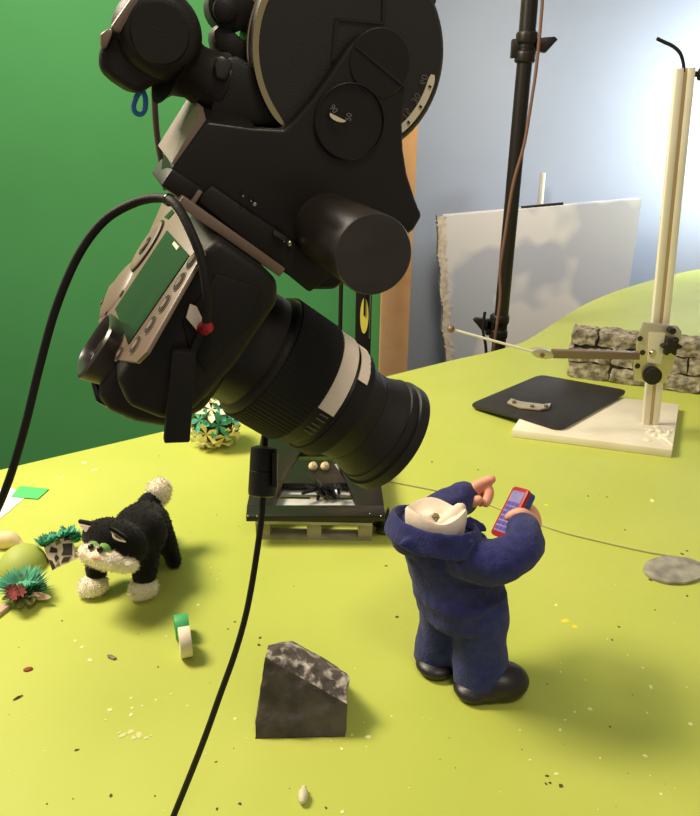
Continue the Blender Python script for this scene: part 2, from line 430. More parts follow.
def disc(m, px, py, Y, rpx, t=.003, n=20, taper=1.):
    c = PY(px, py, Y); r = rpx*(c-CAM).dot(fwd)/FPX
    lathe(m, c, V((0, -1, 0)), [(0, r), (t, r*taper)], n)
for x, y in ((640, 338.5), (642.5, 352.5), (637.5, 366)):
    one('bolt_hole', lambda m: disc(m, x, y, YC-.0003, 2.7, .001), m_gloss, cr)
one('rail_window', lambda m: prism(m, [PY(x, y, YC-.0005) for x, y in ((649, 332), (665, 333), (661, 364), (647, 362))], V((0, -.001, 0))), m_cream, cr)
one('screw_head', lambda m: disc(m, 652.5, 353, YC-.001, 4, .006, 16, .6), m_chrome, cr)
def star(m):
    c = PY(669.5, 345, YC-.002); pts = []
    k = (c-CAM).dot(fwd)/FPX
    for i in range(36):
        a = TAU*i/36; r = (8.3+2.2*math.cos(6*a))*k
        pts.append(c+V((r*math.cos(a), 0, r*math.sin(a))))
    prism(m, pts, V((0, -.012, 0)))
one('star_knob', star, m_black, cr, bevel=.002)
one('round_knob', lambda m: disc(m, 651, 374.5, YC-.001, 9, .012, 28, .97), m_black, cr, bevel=.0015)
one('top_bolt', lambda m: disc(m, 670, 329.5, YC-.001, 3.4, .012, 12), m_black, cr)
ya = YC-.012
arm = one('arm', lambda m: prism(m, [PY(x, y, ya) for x, y in ((553, 350.5), (640, 353), (640, 360), (553, 358.5))], V((0, .012, 0))), m_brown, rs, bevel=.001)
cl = one('arm_clamp', lambda m: prism(m, [PY(543+11*math.cos(t), 354.3+1.5*math.cos(t)+4.8*math.sin(t), ya-.003) for t in [TAU*i/20 for i in range(20)]], V((0, .016, 0))), m_alu, arm, bevel=.001)
one('clamp_screw', lambda m: disc(m, 542, 354.5, ya-.003, 2.4, .004, 12), m_brown, arm)
rod = one('thin_rod', lambda m: tube(m, [PY(536, 352.5, ya), PY(453, 329.6, ya)], .0021, 8), m_white, arm)
one('rod_ball', lambda m: ball(m, PY(451, 329, ya), .0062), m_brown, arm)
tw = smooth_path([PY(x, y, Y0) for x, y in ((683.5, 72), (683.5, 64), (680, 53), (672.5, 46), (664, 42), (657, 38.5))], 5)
one('bent_wire', lambda m: tube(m, tw, .0026, 8), m_black, rs)
one('side_knob', lambda m: lathe(m, PY(694, 74, Y0), V((1, 0, 0)), [(0, .004), (.006, .004), (.008, .009), (.018, .009)], 14), m_black, rs)
def f(m):
    for i in range(26):
        c = P(random.gauss(655, 6), random.gauss(433, 4), .014); ell(m, c, V((random.uniform(.003, .008), 0, 0)), V((0, random.uniform(.003, .008), 0)), V((0, 0, random.uniform(.002, .006))), 8, 5)
one('glue_blob', f, m_white, rs, label='blob of white hot glue at the foot of the rail')
def f(m):
    for i in range(7):
        c = P(659+i*1.2, 436+i*.9, .016); tube(m, smooth_path([c, c+V((.002, -.008, .002)), c+V((.004, -.017, -.001))], 4), .0018, 6)
one('glue_strands', f, m_white, rs)
# black square board with metal bracket
pa, pb, pc, pd = P(469, 407, .004), P(540, 377, .009), P(628, 393, .0165), P(560, 431, .0165)
pl = thing('black_board', 'black square board lying propped on the cream base board', 'board', (pa+pb+pc+pd)*.25)
def rounded_quad(q, k=.12):
    out = []
    for i in range(4):
        p, a, b = q[i], q[i-1], q[(i+1) % 4]
        for t in (0, .5, 1):
            s = p.lerp(a, k*(1-t)) if t < .5 else (p.lerp(b, k) if t > .5 else p+((a-p)+(b-p))*k*.27)
            out.append(s)
    return out
nrm = (pb-pa).cross(pd-pa).normalized(); nrm = nrm if nrm.z > 0 else -nrm
one('panel', lambda m: prism(m, rounded_quad([pa, pb, pc, pd], .07), nrm*.006), m_plate, pl, bevel=.0012)
def onplate(px, py, h=.0065):
    d = ray(px, py); t = (pa+nrm*h-CAM).dot(nrm)/d.dot(nrm); return CAM+d*t
br = one('metal_bracket', lambda m: prism(m, [onplate(x, y) for x, y in ((507, 404), (511, 400), (520, 403), (543, 406), (551, 405), (549, 409), (540, 411), (520, 409))], nrm*.004), m_alu, pl, bevel=.0008)
for x, y in ((514, 403), (546, 407), (532, 407)):
    one('bracket_screw', lambda m: lathe(m, onplate(x, y, .0105), nrm, [(0, .004), (.004, .0035)], 10), m_brown, br)

# ------------------------------------------------------------------ stone wall prop
def stonewall():
    a, b = P(566, 377), P(755, 402); a.z = b.z = 0
    ux = (b-a).normalized(); uy = V((-ux.y, ux.x, 0)); Ln = (b-a).length
    w = thing('stone_wall', 'low rough beige stone wall prop behind the cream rail', 'wall prop', (a+b)*.5+uy*.03)
    H = .036; D = .055
    one('core', lambda m: prism(m, [a+uy*.006+ux*.008, b+uy*.006, b+uy*(D-.004), a+uy*(D-.004)+ux*.008], V((0, 0, H*3-.008))), m_mortar, w)
    rr = random.Random(5)
    bm = B()
    for row in range(3):
        x = -.004+rr.uniform(0, .01)
        while x < Ln:
            ln = rr.uniform(.045, .1); h = H*rr.uniform(.82, .98)
            x1 = min(x+ln-.004, Ln)
            if x1-x > .015:
                c = a+ux*(x+x1)/2+uy*(D/2+rr.uniform(-.003, .002))+V((0, 0, row*H+h/2+.001))
                t = B(); box(t, V((0, 0, 0)), V(((x1-x)/2, 0, 0)), V((0, D/2, 0)), V((0, 0, h/2)))
                bmesh.ops.subdivide_edges(t, edges=t.edges[:], cuts=8, use_grid_fill=True)
                s = V((rr.random()*50, row*9, x*40))
                for v in t.verts:
                    q = v.co.copy(); r = V((q.x/((x1-x)/2), q.y/(D/2), q.z/(h/2)))
                    e = max(0, sum(abs(k)**4 for k in r)-1)/2
                    q *= 1-.06*e
                    q += noise.noise_vector(q*45+s)*.0045+noise.noise_vector(q*170+s)*.0045
                    v.co = c+ux*q.x+uy*q.y+V((0, 0, max(q.z, -h/2-.0005)))
                me = bpy.data.meshes.new('q'); t.to_mesh(me); t.free(); bm.from_mesh(me); bpy.data.meshes.remove(me)
            x += ln
    for v in bm.verts: v.co.z = max(v.co.z, 0)
    fin('stones', bm, m_stone, w, angle=60)
stonewall()

# ------------------------------------------------------------------ flat grey disc and wire
c = P(674, 572)
def f(m):
    pts = []
    for i in range(40):
        a = TAU*i/40; k = 1+.05*noise.noise(V((math.cos(a)*2, math.sin(a)*2, 0)))
        pts.append(P(674+31*k*math.cos(a), 572+13.5*k*math.sin(a)+1.6*math.cos(a)))
    for p in pts: p.z = .0003
    prism(m, pts, V((0, 0, .004)))
o = one('stone_disc', f, m_disc, bevel=.0008); tag(o, 'flat grey speckled oval disc lying on the table at the right', 'disc')
wp = smooth_path([P(x, y, .002) for x, y in ((384, 480), (410, 485), (440, 491), (480, 501), (520, 517), (560, 531), (600, 541), (640, 550), (672, 556), (699, 562), (730, 570))], 4)
o = one('thin_wire', lambda m: tube(m, wp, .0011, 6), m_wire); tag(o, 'long thin pale wire lying across the table behind the blue puppet', 'wire')

# ------------------------------------------------------------------ pallet + black frame
def pallet():
    a, b = P(256, 539), P(372, 541); a.z = b.z = 0
    ux = (b-a).normalized(); uy = V((-ux.y, ux.x, 0)); Ln = (b-a).length; D = .17
    p = thing('wooden_pallet', 'small model wooden pallet under the black open rack', 'pallet', (a+b)*.5+uy*D/2)
    def bx(m, x0, x1, y0, y1, z0, z1):
        box(m, a+ux*(x0+x1)/2+uy*(y0+y1)/2+V((0, 0, (z0+z1)/2)), ux*(x1-x0)/2, uy*(y1-y0)/2, V((0, 0, (z1-z0)/2)))
    for y in (0, D/2-.011, D-.022): one('bottom_board', lambda m: bx(m, 0, Ln, y, y+.022, 0, .004), m_pallet, p)
    for x in (0, Ln/2-.009, Ln-.018):
        for y in (0, D/2-.011, D-.022): one('block', lambda m: bx(m, x, x+.018, y+.001, y+.021, .004, .019), m_pallet, p)
    for x in (0, Ln/2-.009, Ln-.018): one('stringer', lambda m: bx(m, x, x+.018, 0, D, .019, .022), m_pallet, p)
    for i in range(5): one('top_slat', lambda m: bx(m, 0, Ln, i*.037, i*.037+.024, .022, .026), m_pallet_top, p)
pallet()
FZ = .040
fr = thing('black_rack', 'black open rack with two openings lying on the small wooden pallet', 'rack', P(315, 490, FZ))
def gp(px, py): return P(px, py, FZ)
def fpoly(name, pix, h=-.008, m=m_blackp):
    return one(name, lambda b: prism(b, [gp(x, y) for x, y in pix], V((0, 0, h))), m, fr, bevel=.0008)
fpoly('front_bar', [(246, 516), (385, 516), (384, 505), (247, 505)])
fpoly('side_bar', [(247, 505), (272, 505), (300, 452), (302, 432), (262, 432)])
fpoly('side_bar', [(384, 505), (357, 505), (333, 452), (331, 432), (374, 432)])
fpoly('cross_bar', [(281, 483), (347, 483), (332, 460), (297, 460)])
fpoly('end_bar', [(297, 452), (333, 452), (332, 432), (302, 432)])
def f(m):
    a, b = gp(246, 519), gp(386, 519)
    prism(m, [a, b, b+V((0, 0, -.004)), a+V((0, 0, -.004))], V((0, .003, 0)))
for x, y in ((248, 516), (257, 516), (370, 514), (381, 516)):
    q = gp(x, y); one('rivet', lambda m: ball(m, q, .0013, 8, 6), m_chrome, fr)
for x in (313, 325):
    q = gp(x, 469)+V((0, 0, .004)); one('corner_bead', lambda m: (ball(m, q, .0065), lathe(m, q+V((0, 0, .003)), V((.2, -.6, .5)), [(0, .004), (.006, .003)], 10)), m_clay, fr, label='small beige bead on the cross bar')
# small tangled black toy in the opening
def f(m):
    rr = random.Random(9)
    c = P(324, 491, .036)
    for i in range(14):
        a = c+V((rr.uniform(-.018, .018), rr.uniform(-.012, .012), rr.uniform(-.004, .014)))
        d = V((rr.uniform(-1, 1), rr.uniform(-1, 1), rr.uniform(-.6, .6))).normalized()*rr.uniform(.006, .013)
        tube(m, [a-d, a, a+d], [.002, .0035, .0022], 8, True)
o = one('metal_fitting', f, m_gloss); tag(o, 'small tangled glossy black metal fitting inside the black open rack', 'fitting')
# dark weedy tuft beside the pallet
def tuft(m, c, n, r, h, rr, w=.003):
    for i in range(n):
        a = rr.uniform(0, TAU); q = c+V((r*.35*math.cos(a)*rr.random(), r*.35*math.sin(a)*rr.random(), 0))
        d = V((math.cos(a)*r*rr.uniform(.3, 1), math.sin(a)*r*rr.uniform(.3, 1), h*rr.uniform(.35, 1)))
        s = V((-math.sin(a), math.cos(a), 0))*w
        v = [m.verts.new(q-s*.5), m.verts.new(q+s*.5), m.verts.new(q+d*.6+s), m.verts.new(q+d), m.verts.new(q+d*.6-s)]
        m.faces.new(v)
o = one('weed_tuft', lambda m: (tuft(m, P(384, 530), 110, .018, .028, random.Random(2), .0025), ell(m, P(384, 530, .004), V((.011, 0, 0)), V((0, .009, 0)), V((0, 0, .006)))), mat('dark_weed', (74, 72, 46), .8, var=.3, vscale=90)); tag(o, 'small dark green weed tuft at the right end of the pallet', 'plant')

# ------------------------------------------------------------------ ball of flowers
def flower(m, c, nrm, r, rr, petals=6, depth=.25):
    x, y = frame_of(nrm)
    ph = rr.random()*TAU
    ctr = m.verts.new(c+nrm*r*.12)
    for k in range(petals):
        a = ph+TAU*k/petals; d = x*math.cos(a)+y*math.sin(a); s = x*-math.sin(a)+y*math.cos(a)
        v = [ctr, m.verts.new(c+d*r*.45-s*r*.2+nrm*r*.1), m.verts.new(c+d*r*.8-s*r*.2+nrm*r*depth), m.verts.new(c+d*r+nrm*r*depth*.7), m.verts.new(c+d*r*.8+s*r*.2+nrm*r*depth), m.verts.new(c+d*r*.45+s*r*.2+nrm*r*.1)]
        m.faces.new(v)
cb = P(211, 452, 0); cb = V((cb.x, cb.y+.030, .040))
fb = thing('flower_ball', 'ball of yellow, cream and teal craft flowers behind the camera', 'decoration', V((cb.x, cb.y, 0)))
one('core', lambda m: ball(m, cb, .032), m_core, fb)
rr = random.Random(4)
N = 26
for i in range(N):
    zz = 1-2*(i+.5)/N; a = i*2.39996; q = math.sqrt(1-zz*zz)
    d = V((q*math.cos(a), q*math.sin(a), zz))
    c = cb+d*.034
    if c.z < .008: c.z = .008
    one('flower', lambda m: flower(m, c, (d+V((rr.uniform(-.2, .2), rr.uniform(-.2, .2), rr.uniform(-.2, .2)))).normalized(), rr.uniform(.021, .028), rr, 5), rr.choice([m_flower_y, m_flower_y, m_flower_w, m_teal, m_leafpale]), fb, flat=True)

# ------------------------------------------------------------------ left clutter
def sheet(pix, z, h=.0004):
    return lambda m: prism(m, [P(x, y, z) for x, y in pix], V((0, 0, h)))
o = one('white_paper', sheet([(-30, 492), (12, 488), (26, 497), (0, 519), (-30, 540)], .0004), m_paper); tag(o, 'sheet of white paper lying under the green paper at the left edge', 'paper')
o = one('green_paper', sheet([(20, 486), (49, 489), (38, 499), (11, 497)], .0012), m_gpaper); tag(o, 'small bright green paper slip on the white paper', 'paper')
def f(m):
    c = [P(x, y, z) for x, y, z in ((-25, 541, .006), (0, 541, .008), (12, 541, .009), (20, 545, .005), (26, 547, .003))]
    tube(m, smooth_path(c, 5), [.008, .0105, .0095, .005, .002], 14, True)
bm = B(); f(bm)
for v in bm.verts: v.co.z = max(v.co.z*1.15, 0)
o = fin('clay_lump', bm, m_clay); tag(o, 'smooth cream clay wedge lying at the left edge below the white paper', 'clay lump')
cm = P(19, 572)
bm = B(); ell(bm, V((cm.x, cm.y+.012, 0)), V((.027, 0, 0)), V((0, .03, 0)), V((0, 0, .026)), 28, 16)
bmesh.ops.delete(bm, geom=[v for v in bm.verts if v.co.z < -.001], context='VERTS')
o = fin('lime_mound', bm, m_mound); tag(o, 'small smooth lime green mound behind the red flower clump', 'mound')
# clump of teal leaves with red flower
cl_ = P(24, 602)
fc = thing('flower_clump', 'clump of teal leaves with a red flower beside the lime mound', 'plant', cl_)
one('leaves', lambda m: (tuft(m, cl_+V((-.004, .01, .008)), 340, .026, .020, random.Random(1), .0014), ell(m, cl_+V((0, .012, .01)), V((.022, 0, 0)), V((0, .013, 0)), V((0, 0, .008)))), m_teal, fc)
one('green_leaves', lambda m: tuft(m, cl_+V((.002, .006, .008)), 120, .026, .018, random.Random(12), .0016), m_dgreen, fc)
def f(m):
    rr = random.Random(8)
    for k in range(6):
        c = P(19+rr.uniform(-8, 8), 592+rr.uniform(-3, 3), .024); flower(m, c, V((rr.uniform(-.4, .4), -.7, .7)).normalized(), .0075, rr, 7)
one('red_flower', f, m_redfl, fc, flat=True)
def petal(m, c, d, s, L_, w, n):
    pts = []
    for i in range(14):
        a = TAU*i/14; pts.append(c+d*L_*math.cos(a)+s*w*math.sin(a)*(1-.3*math.cos(a)))
    prism(m, pts, n*.0015)
one('olive_leaf', lambda m: (petal(m, P(20, 600, .01), V((.3, -.9, -.2)), V((1, .2, 0)), .012, .006, V((0, -.3, 1))), petal(m, P(31, 599, .01), V((.2, -.9, -.2)), V((1, .2, 0)), .010, .006, V((0, -.3, 1))), petal(m, P(10, 596, .012), V((-.6, -.6, -.1)), V((.7, -.6, 0)), .010, .005, V((0, -.3, 1)))), m_olive, fc, flat=True)
one('pale_petal', lambda m: (petal(m, P(43, 597, .009), V((.95, -.1, 0)), V((.1, .5, .5)), .010, .005, V((0, -.6, .8))), petal(m, P(38, 595, .012), V((.95, .1, 0)), V((.1, .5, .5)), .007, .004, V((0, -.6, .8)))), m_pinkpetal, fc, flat=True)
o = one('pink_scrap', sheet([(-12, 612), (3, 607), (12, 606), (9, 610), (-4, 620), (-14, 622)], .0004, .005), m_pinkpetal, bevel=.001); tag(o, 'flat pale pink scrap at the left edge below the flower clump', 'scrap')
# patterned card box with teal leaves
def cam_box():
    pix = [(44, 543), (71, 540), (79, 557), (52, 569)]
    base = [P(x, y, .003) for x, y in ((52, 571), (80, 558), (78, 548), (50, 553))]
    root = thing('patterned_block', 'small beige block with black shapes and teal leaf fringe', 'block', P(62, 568))
    q = [P(52, 570, 0), P(79, 558, 0), P(71, 541, .022), P(43, 544, .022)]
    q[2] = q[1]+(q[3]-q[0])*.97; ex = (q[1]-q[0]); ey = (q[3]-q[0]); n = ex.cross(ey).normalized()
    if n.y > 0: n = -n
    back = [V((p.x, p.y, 0)) for p in q]
    def f(m):
        lst = [q[0], q[1], q[2], q[3], V((q[3].x, q[3].y+.006, 0)), V((q[2].x, q[2].y+.006, 0))]
        v = [m.verts.new(p) for p in lst]
        m.faces.new((v[0], v[1], v[2], v[3])); m.faces.new((v[3], v[2], v[5], v[4])); m.faces.new((v[0], v[3], v[4])); m.faces.new((v[1], v[5], v[2])); m.faces.new((v[0], v[4], v[5], v[1]))
    one('card', f, m_camo, root, flat=True)
    def shape(uv, off=.0003):
        return [q[0]+ex*u+ey*v+n*off for u, v in uv]
    def darks(m):
        for uv in ([(.0, 0), (.14, .02), (.1, .3), (0, .4)], [(.45, .35), (.8, .2), (.95, .6), (.62, .72), (.58, .5)], [(.1, .62), (.35, .5), (.4, .62), (.22, .8)], [(.35, .1), (.6, .05), (.75, .16), (.5, .25)], [(0, .85), (.2, .9), (.3, 1), (0, 1)], [(.7, .8), (1, .75), (1, 1), (.8, 1)], [(.2, .2), (.36, .3), (.3, .46), (.2, .38)]):
            prism(m, shape(uv), n*.0006)
    one('black_shapes', darks, m_camo_d, root, flat=True)
    one('brown_shapes', lambda m: [prism(m, shape(uv), n*.0006) for uv in ([(.15, .08), (.3, .06), (.3, .18)], [(.4, .75), (.6, .78), (.55, .95), (.42, .9)], [(.85, .1), (.98, .1), (.98, .4)])], m_camo_m, root, flat=True)
    rr = random.Random(6)
    def g(m):
        for u, v in ((0, 1.02), (.12, 1.04), (.24, 1.05), (.36, 1.03), (1.0, 1.0), (1.05, .85), (1.08, .7), (.9, 1.05), (.6, 1.06)):
            tuft(m, q[0]+ex*u+ey*v+V((0, .002, -.004)), 34, .011, .011, rr, .0022)
    one('leaf_fringe', g, m_teal, root)
cam_box()

# tape rolls
def roll(m, c, axis, r, ri, w):
    lathe(m, c-axis*w/2, axis, [(0, ri), (0, r), (w, r), (w, ri), (0, ri)], 30, cap=False)
axr = V((.95, .30, 0)).normalized()
cg = P(181, 640); k_ = .0095
o = one('green_tape_roll', lambda m: roll(m, P(180, 644, .0)+V((0, .012, .0125)), axr, .0125, .008, .014), m_gtape, bevel=.0006); tag(o, 'small bright green tape roll standing behind the white roll', 'tape roll')
o = one('white_tape_roll', lambda m: roll(m, P(184, 661, 0)+V((0, .010, .0150)), axr, .0150, .009, .0115), m_wtape, bevel=.0006); tag(o, 'small white tape roll standing in front of the green roll', 'tape roll')

# rock
def rock():
    A = P(256, 739); Bq = P(345, 738)
    pts = {}
    Yf = A.y
    f_ = [PY(x, y, Yf+dy) for x, y, dy in ((255, 738, 0), (345, 738, .004), (347, 704, .012), (349, 677, .034), (287, 642, .052), (268, 645, .046), (265, 657, .026))]
    for p in f_[:2]: p.z = 0
    back = [V((p.x+dx, p.y+.075, z)) for p, dx, z in ((f_[0], .012, 0), (f_[1], -.006, 0))]
    bt = [f_[3]+V((-.008, .03, -.016)), f_[4]+V((.004, .016, -.012)), f_[5]+V((.006, .016, -.012))]
    bm = B()
    vs = [bm.verts.new(p) for p in f_+back+bt]
    # extra low-front crease point
    bmesh.ops.convex_hull(bm, input=bm.verts[:])
    bmesh.ops.delete(bm, geom=[v for v in bm.verts if not v.link_faces], context='VERTS')
    bmesh.ops.triangulate(bm, faces=bm.faces[:])
    bm.normal_update()
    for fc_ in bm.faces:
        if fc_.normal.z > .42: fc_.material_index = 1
    for _ in range(5): bmesh.ops.subdivide_edges(bm, edges=bm.edges[:], cuts=1, use_grid_fill=True)
    bmesh.ops.recalc_face_normals(bm, faces=bm.faces[:])
    for v in bm.verts:
        nn = v.normal
        d = noise.noise(v.co*45)*.0022+noise.noise(v.co*120)*.0011
        v.co += nn*d if v.co.z > .0015 else V((0, 0, 0))
        v.co.z = max(v.co.z, 0)
    o = fin('slate_rock', bm, [m_rock, m_rock_w], angle=50)
    tag(o, 'angular dark grey slate rock with pale scuffs at the front of the table', 'rock')
rock()
# bits on the table
o = one('white_plug', lambda m: lathe(m, P(302, 803, .004), (P(304, 788, .004)-P(302, 803, .004)), [(0, .0016), (.002, .0032), (.008, .0042), (.011, .0036), (.0115, .0022), (.015, .002)], 16), mat('pale_grey_plastic', (214, 206, 170), .5)); tag(o, 'small pale grey wall plug lying on the table before the rock', 'wall plug')
o = one('red_crumb', lambda m: ell(m, P(28, 669, .001), V((.0042, .0015, 0)), V((-.001, .0028, 0)), V((0, 0, .001))), m_speck_r); tag(o, 'small red paint crumb near the left edge of the table', 'crumb')
o = one('wood_splinter', lambda m: tube(m, [P(13, 700, .001), P(18, 697, .0012), P(23, 695, .001)], [.0005, .001, .0004], 6), m_speck_d); tag(o, 'thin dark wood splinter on the table below the red crumb', 'splinter')
o = one('foam_chip', lambda m: prism(m, [P(x, y, .0004) for x, y in ((107, 656), (112, 656), (117, 659), (113, 660), (108, 658))], V((0, 0, .002))), m_stone, bevel=.0004); tag(o, 'small pale foam chip on the table below the cat', 'chip')

# ------------------------------------------------------------------ cat
def cat():
    root = thing('toy_cat', 'black and white felt toy cat with green eyes standing on the table', 'toy cat', P(130, 590))
    fp1, fp2 = P(94, 594), P(144, 597)      # front paws
    bp1 = P(172, 562); bp2 = P(150, 553)
    def px(x, y, dep): return PD(x, y, dep)
    dF = (fp1-CAM).dot(fwd); dB = (bp1-CAM).dot(fwd)
    sh = px(126, 532, .835); rump = px(150, 524, .90); mid = px(140, 524, .866)
    head = px(112, 546, .806)
    k = .83/FPX
    bm = B()
    tube(bm, smooth_path([px(133, 545, .832), px(138, 532, .85), px(146, 524, .88), px(152, 527, .905)], 5), [25*k, 27*k, 25*k, 20*k], 20, True)
    ell(bm, px(148, 534, .845), cdir(20*k, 0, 0), cdir(0, 24*k, 0), cdir(0, 0, 22*k))
    # front legs
    tube(bm, smooth_path([px(146, 545, .84), px(146, 562, .832), fp2+V((0, .006, .022))], 4), [14*k, 13*k, 12*k], 16, True)
    tube(bm, smooth_path([px(104, 550, .85), px(97, 565, .838), fp1+V((.003, .008, .022))], 4), [12*k, 11.5*k, 10.5*k], 16, True)
    # hind legs
    tube(bm, smooth_path([px(158, 530, .892), px(166, 543, .893), bp1+V((.000, 0, .012)), bp1+V((.006, -.012, .008))], 4), [17*k, 12*k, 9*k, 8*k], 16, True)
    tube(bm, smooth_path([px(150, 530, .915), bp2+V((0, .03, .03)), bp2+V((0, .03, .009))], 4), [16*k, 11*k, 9*k], 16, True)
    # tail
    tube(bm, smooth_path([px(143, 508, .885), px(148, 501, .90), px(156, 499, .91)], 4), [8*k, 9.5*k, 10*k], 16, True)
    # head
    hx = cdir(.93, .33, -.1).normalized(); 
    ell(bm, px(114, 539, .81), cdir(30*k, 7*k, 0), cdir(-4*k, 20*k, 0), cdir(0, 0, 24*k), 24, 16)
    ell(bm, px(132, 545, .815), cdir(16*k, 4*k, 0), cdir(-2*k, 17*k, 0), cdir(0, 0, 20*k), 20, 12)
    bm = fuse(bm, .0022, 5)
    for v in bm.verts: v.co.z = max(v.co.z, .001)
    blackfur = mat('black_fur', (22, 19, 18), .95, col2=(20, 18, 16), vscale=150, bump=.6, bscale=600, spec=.1, sheen=.08)
    whitefur = mat('white_fur', (252, 240, 214), .95, var=.05, vscale=120, bump=.6, bscale=500, spec=.1, sheen=.1)
    def fuzz(bm, n, ln, rr, w=.0005):
        bm.faces.ensure_lookup_table()
        fs = [f for f in bm.faces]
        ar = [f.calc_area() for f in fs]
        for f in rr.choices(fs, weights=ar, k=n):
            c = f.calc_center_median(); nn = (f.normal+V((rr.uniform(-.7, .7), rr.uniform(-.7, .7), rr.uniform(-1, .3)))).normalized()
            s = nn.cross(V((rr.uniform(-1, 1), rr.uniform(-1, 1), rr.uniform(-1, 1)))).normalized()*w
            l = ln*rr.uniform(.5, 1)
            e = c+nn*l
            if e.z < .0005: continue
            t = [bm.verts.new(c-s), bm.verts.new(c+s), bm.verts.new(e)]
            bm.faces.new(t)
    rr = random.Random(3)
    bm.normal_update(); fuzz(bm, 5000, .0028, rr)
    body = fin('body', bm, blackfur, root, angle=180)
    # white patches
    def puff(name, fn, n, ln, vox=.0016):
        b = B(); fn(b); b = fuse(b, vox, 4)
        for v in b.verts: v.co.z = max(v.co.z, .0004)
        b.normal_update(); fuzz(b, n, ln, rr, .0004)
        return fin(name, b, whitefur, root, angle=180)
    for p, dx in ((fp1, -.001), (fp2, 0)):
        pw = p+V((0, .002, .0105))
        puff('paw', lambda b: (ell(b, pw, V((.0165, 0, 0)), V((0, .0165, 0)), V((0, 0, .0125))), ell(b, pw+V((-.003, -.005, -.002)), V((.013, 0, 0)), V((0, .012, 0)), V((0, 0, .009)))), 900, .004)
    tp = px(159, 490, .912)
    puff('tail_tip', lambda b: (ell(b, tp, cdir(13*k, -3*k, 0), cdir(2*k, 13*k, 0), cdir(0, 0, 13*k)), ell(b, tp+cdir(3*k, 5*k, 0), cdir(9*k, 0, 0), cdir(0, 12*k, 0), cdir(0, 0, 10*k))), 1200, .005)
    def muz(b):
        ell(b, px(93, 555, .792), cdir(14*k, 5*k, 0), cdir(-2*k, 10*k, 0), cdir(0, 0, 13*k))
        ell(b, px(106, 559, .785), cdir(17*k, 5*k, 0), cdir(-2*k, 10*k, 0), cdir(0, 0, 14*k))
        ell(b, px(124, 564, .795), cdir(14*k, 3*k, 0), cdir(-2*k, 7.5*k, 0), cdir(0, 0, 14*k))
        ell(b, px(97, 546, .79), cdir(6*k, 2*k, 0), cdir(-1*k, 6*k, 0), cdir(0, 0, 8*k))
    puff('muzzle', muz, 1400, .004)
    one('nose', lambda m: ell(m, px(97, 558, .772), cdir(5*k, 1*k, 0), cdir(0, 2.4*k, 0), cdir(0, 0, 3*k)), m_nose, root)
    for ex, ey, d in ((92.5, 546.5, .7805), (101.5, 549, .7745)):
        e = one('eye_patch', lambda m: ell(m, px(ex+3.8, ey-1, d+.0068), cdir(5.4*k, 2.6*k, 0), cdir(-1*k, 4.0*k, 0), cdir(0, 0, 5*k)), m_eyegreen, root)
        one('pupil', lambda m: ball(m, px(ex-1.6, ey+.6, d-.001), 3.0*k), m_eye, e)
    # ears
    def ear(a, b, tip, inner, n_off):
        def f(m):
            v0, v1, v2 = a, b, tip; back = n_off
            prism(m, [v0, v0.lerp(v1, .5)+(v0-tip)*.1, v1, v1.lerp(v2, .55)+(v1-v0)*.06, v2, v0.lerp(v2, .55)-(v1-v0)*.06], back)
        e = one('ear', f, blackfur, root, bevel=.001)
        c = (a+b+tip)/3
        q = [c+(p-c)*.72-n_off*.35 for p in (a, b, tip)]
        one('ear_lining', lambda m: prism(m, q, -n_off*.1), m_earin, e)
    ear(px(86, 533, .795), px(99, 526, .80), px(77, 521, .795), None, cdir(.001, -.002, .0045))
    ear(px(114, 531, .782), px(128, 541, .782), px(108, 529, .768), None, cdir(.0005, -.003, .002))
    one('ear_edge', lambda m: tube(m, smooth_path([px(112.5, 532, .775), px(114, 537, .774), px(119, 540, .775), px(126, 542, .778)], 4), [.0006, .0013, .0012, .0005], 8), m_earin, root)
cat()

